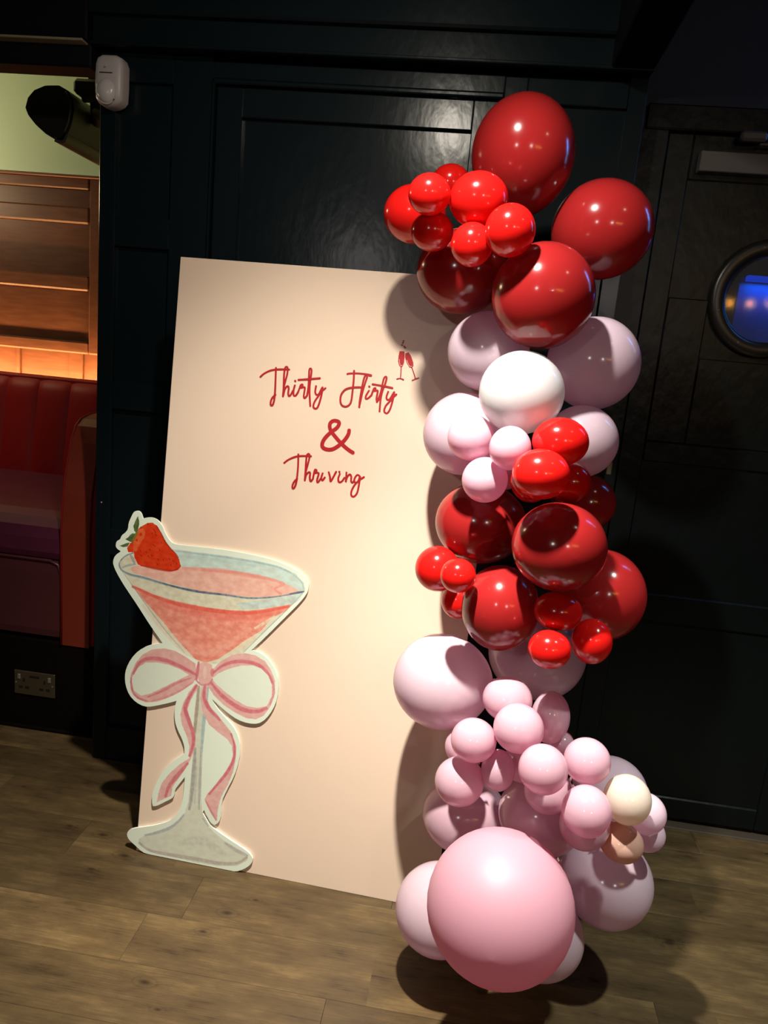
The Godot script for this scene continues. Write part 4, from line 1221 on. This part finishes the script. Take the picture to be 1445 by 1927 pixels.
func brush(path: PackedVector2Array, radius: float, col: Color, alpha: float, m: float) -> void:
	# a soft stroke: each pixel takes the strongest touch once
	var touch := {}
	var r := maxf(radius, 0.6)
	var dense := PackedVector2Array()
	for i in path.size() - 1:
		var steps := maxi(1, int(path[i].distance_to(path[i + 1]) / maxf(0.7, r * 0.35)))
		for k in steps:
			dense.append(path[i].lerp(path[i + 1], float(k) / steps))
	dense.append(path[path.size() - 1])
	for i in dense.size():
		var p := dense[i]
		var t := float(i) / maxf(1.0, dense.size() - 1)
		var rr := r * (0.55 + 0.45 * sin(PI * clampf(t, 0.05, 0.95)))
		for y in range(int(p.y - rr - 1), int(p.y + rr + 2)):
			for x in range(int(p.x - rr - 1), int(p.x + rr + 2)):
				var d := Vector2(x + 0.5, y + 0.5).distance_to(p) / rr
				var a := 1.0 - smoothstep(0.55, 1.1, d)
				if a > 0.0:
					var key := y * pad_w + x
					touch[key] = maxf(touch.get(key, 0.0), a)
	for key in touch:
		var x: int = key % pad_w
		var y: int = key / pad_w
		var dry := 1.0 + mottle.get_noise_2d(x * 2.0 + 300.0, y * 2.0) * m * 2.0
		lay_dab(x, y, col, clampf(alpha * touch[key] * dry, 0.0, 1.0), 0.03)


# ---------------------------------------------------------------- balloons
func ball_mesh(radii: Vector3, neck: Vector3, pull: float, around := 44, down := 28) -> ArrayMesh:
	# an ellipsoid drawn out towards its neck
	var n := neck.normalized()
	var x := n.cross(Vector3.UP if absf(n.y) < 0.9 else Vector3.RIGHT).normalized()
	var z := n.cross(x)
	var st := start()
	st.set_smooth_group(0)
	var ring := []
	for j in down + 1:
		var f := PI * j / down
		var row := []
		for i in around:
			var t := TAU * i / around
			var d := n * cos(f) + (x * cos(t) + z * sin(t)) * sin(f)
			var c := cos(f)
			var k := 1.0
			if c > 0.0:
				k += pull * (0.35 * c * c + 0.65 * pow(c, 8.0))
			row.append(d * k * radii)
		ring.append(row)
	for j in down:
		for i in around:
			var i1 := (i + 1) % around
			if j > 0:
				tri(st, ring[j][i], ring[j][i1], ring[j + 1][i1], Vector3.ZERO)
			if j < down - 1:
				tri(st, ring[j][i], ring[j + 1][i1], ring[j + 1][i], Vector3.ZERO)
	st.generate_normals()
	st.index()
	return st.commit()


func build_balloons() -> void:
	var knot_profile := PackedVector2Array()
	for q in [[0.0, 1.0], [0.55, 1.0], [0.72, 0.86], [0.6, 0.70], [0.34, 0.52], [0.30, 0.40], [0.5, 0.12], [0.8, -0.15]]:
		knot_profile.append(Vector2(q[0], q[1]))
	for row in balloon_rows:
		var colour: String = row[0]
		var radii: Vector3 = row[3]
		var neck: Vector3 = row[4]
		var b := root("balloon", row[2])
		tag(b, row[1], "balloon", "")
		put("skin", ball_mesh(radii, neck, 0.05 if radii.x > 0.07 else 0.09), mats["latex " + colour], b)
		var mean := (radii.x + radii.y + radii.z) / 3.0
		var y := neck.normalized()
		var x := y.cross(Vector3.UP if absf(y.y) < 0.9 else Vector3.RIGHT).normalized()
		var size := 0.006 + mean * 0.05
		var turn := Basis(x, y, x.cross(y)).orthonormalized().scaled(Vector3.ONE * size)
		put("knot", spin(knot_profile, 14, turn), mats["thick latex " + colour], b, neck.normalized() * radii * (1.04 if radii.x > 0.07 else 1.08))
		if row.size() > 5:
			var out: Vector3 = row[5]
			var nrm := (out / (radii * radii)).normalized()
			put("crown_spot", ball_mesh(Vector3.ONE * mean * 0.028 * (Vector3.ONE - nrm.abs() * 0.8), Vector3.UP, 0.0, 14, 10), mats["thick latex " + colour], b, out)


# ---------------------------------------------------------------- lamps outside the picture
func build_lamps() -> void:
	for row in [[KEY, Vector3(-0.1, 0.3, -1.7), "black ceiling spotlight aimed down at the party board"], [Vector3(0.8, 2.27, -1.0), Vector3(0.88, 0.0, -1.55), "unseen ceiling spotlight lighting the floor right of the balloons"]]:
		var at: Vector3 = row[0]
		var s := root("ceiling_spotlight", at)
		tag(s, row[2], "spotlight")
		var y: Vector3 = -(row[1] - at).normalized()
		var x := y.cross(Vector3.FORWARD).normalized()
		var turn := Basis(x, y, x.cross(y)).orthonormalized()
		var prof := PackedVector2Array()
		for q in [[0.0, 0.12], [0.025, 0.12], [0.036, 0.105], [0.036, 0.012], [0.032, 0.012], [0.032, 0.02]]:
			prof.append(Vector2(q[0], -q[1] if false else q[1]))
		prof.reverse()
		put("housing", spin(prof, 28, turn), mats["lamp black"], s)
		var face := PackedVector2Array([Vector2(0.0, 0.014), Vector2(0.031, 0.014)])
		put("lamp_face", spin(face, 28, turn), glow("spot glow", Color(1.0, 0.93, 0.83), 30.0), s)
		put("stem", tube([y * 0.1, Vector3(y.x * 0.1, 0.10, y.z * 0.1)], 0.008), mats["lamp black"], s)
	# string of warm bulbs behind the camera
	for k in 7:
		var at := Vector3(1.25 + k * 0.13, 2.0 - 0.05 * sin(PI * k / 6.0), 1.0)
		var s := root("festoon_bulb", at)
		tag(s, ["first warm festoon bulb of the row, nearest the middle of the room", "second warm festoon bulb of the row behind the viewer", "third warm festoon bulb of the row behind the viewer", "lowest warm festoon bulb, middle one of the row", "fifth warm festoon bulb of the row behind the viewer", "sixth warm festoon bulb of the row behind the viewer", "last warm festoon bulb of the row, nearest the wall"][k], "bulb", "festoon bulbs in a row")
		put("bulb", ball_mesh(Vector3(0.016, 0.02, 0.016), Vector3.UP, 0.2, 16, 10), glow("festoon glow", Color(1.0, 0.62, 0.22), 14.0), s)
		put("cap", box(Vector3(-0.009, 0.018, -0.009), Vector3(0.009, 0.045, 0.009), 0.002), mats["lamp black"], s)
		omni(at, 0.035, Color(1.0, 0.76, 0.36), 0.015)
	var cable := []
	for k in 13:
		cable.append(Vector3(1.15 + k * 0.085, 2.045 - 0.05 * sin(PI * k / 12.0), 1.0))
	tag(put("festoon_cable", tube(cable, 0.004, 6), mats["lamp black"]), "black cable that carries the festoon bulbs", "cable")
	# two added fill globes behind the viewer, lifting the shade on the balloons
	for at in [Vector3(-0.9, 2.0, 1.3), Vector3(0.9, 2.0, 1.6)]:
		var s := root("unseen_lamp", at)
		tag(s, "added fill globe behind the viewer, on the left" if at.x < 0.0 else "added fill globe behind the viewer, on the right", "lamp")
		put("globe", ball_mesh(Vector3.ONE * 0.06, Vector3.UP, 0.0, 24, 16), glow("fill globe glow", Color(1.0, 0.93, 0.86), 5.0), s)
		put("cord", box(Vector3(-0.004, 0.058, -0.004), Vector3(0.004, 0.72, 0.004), 0.001), mats["lamp black"], s)
		omni(at, 0.46, Color(1.0, 0.96, 0.94), 0.055)
	# unseen blue source right of the door, placed to tint the balloons
	var p := root("unseen_blue_light", Vector3(1.45, 1.8, -2.13))
	tag(p, "unseen blue light right of the door, tinting the balloons", "light box")
	put("frame", box(Vector3(-0.02, -0.02, -0.075), Vector3(0.06, 0.62, 0.07), 0.003), mats["lamp black"], p)
	put("lit_panel", box(Vector3(-0.026, 0, -0.05), Vector3(-0.019, 0.6, 0.05), 0.001), glow("blue panel glow", Color(0.35, 0.68, 1.0), 4.0), p)
	area(Vector3(1.418, 2.1, -2.13), Vector3(0.4, 1.75, -1.8), Vector2(0.1, 0.6), 0.2, Color(0.22, 0.55, 1.0))


func _ready() -> void:
	rng.seed = 4
	stage()
	make_materials()
	build_room()
	build_recess()
	build_door()
	build_board()
	build_cutout()
	build_balloons()
	build_lamps()
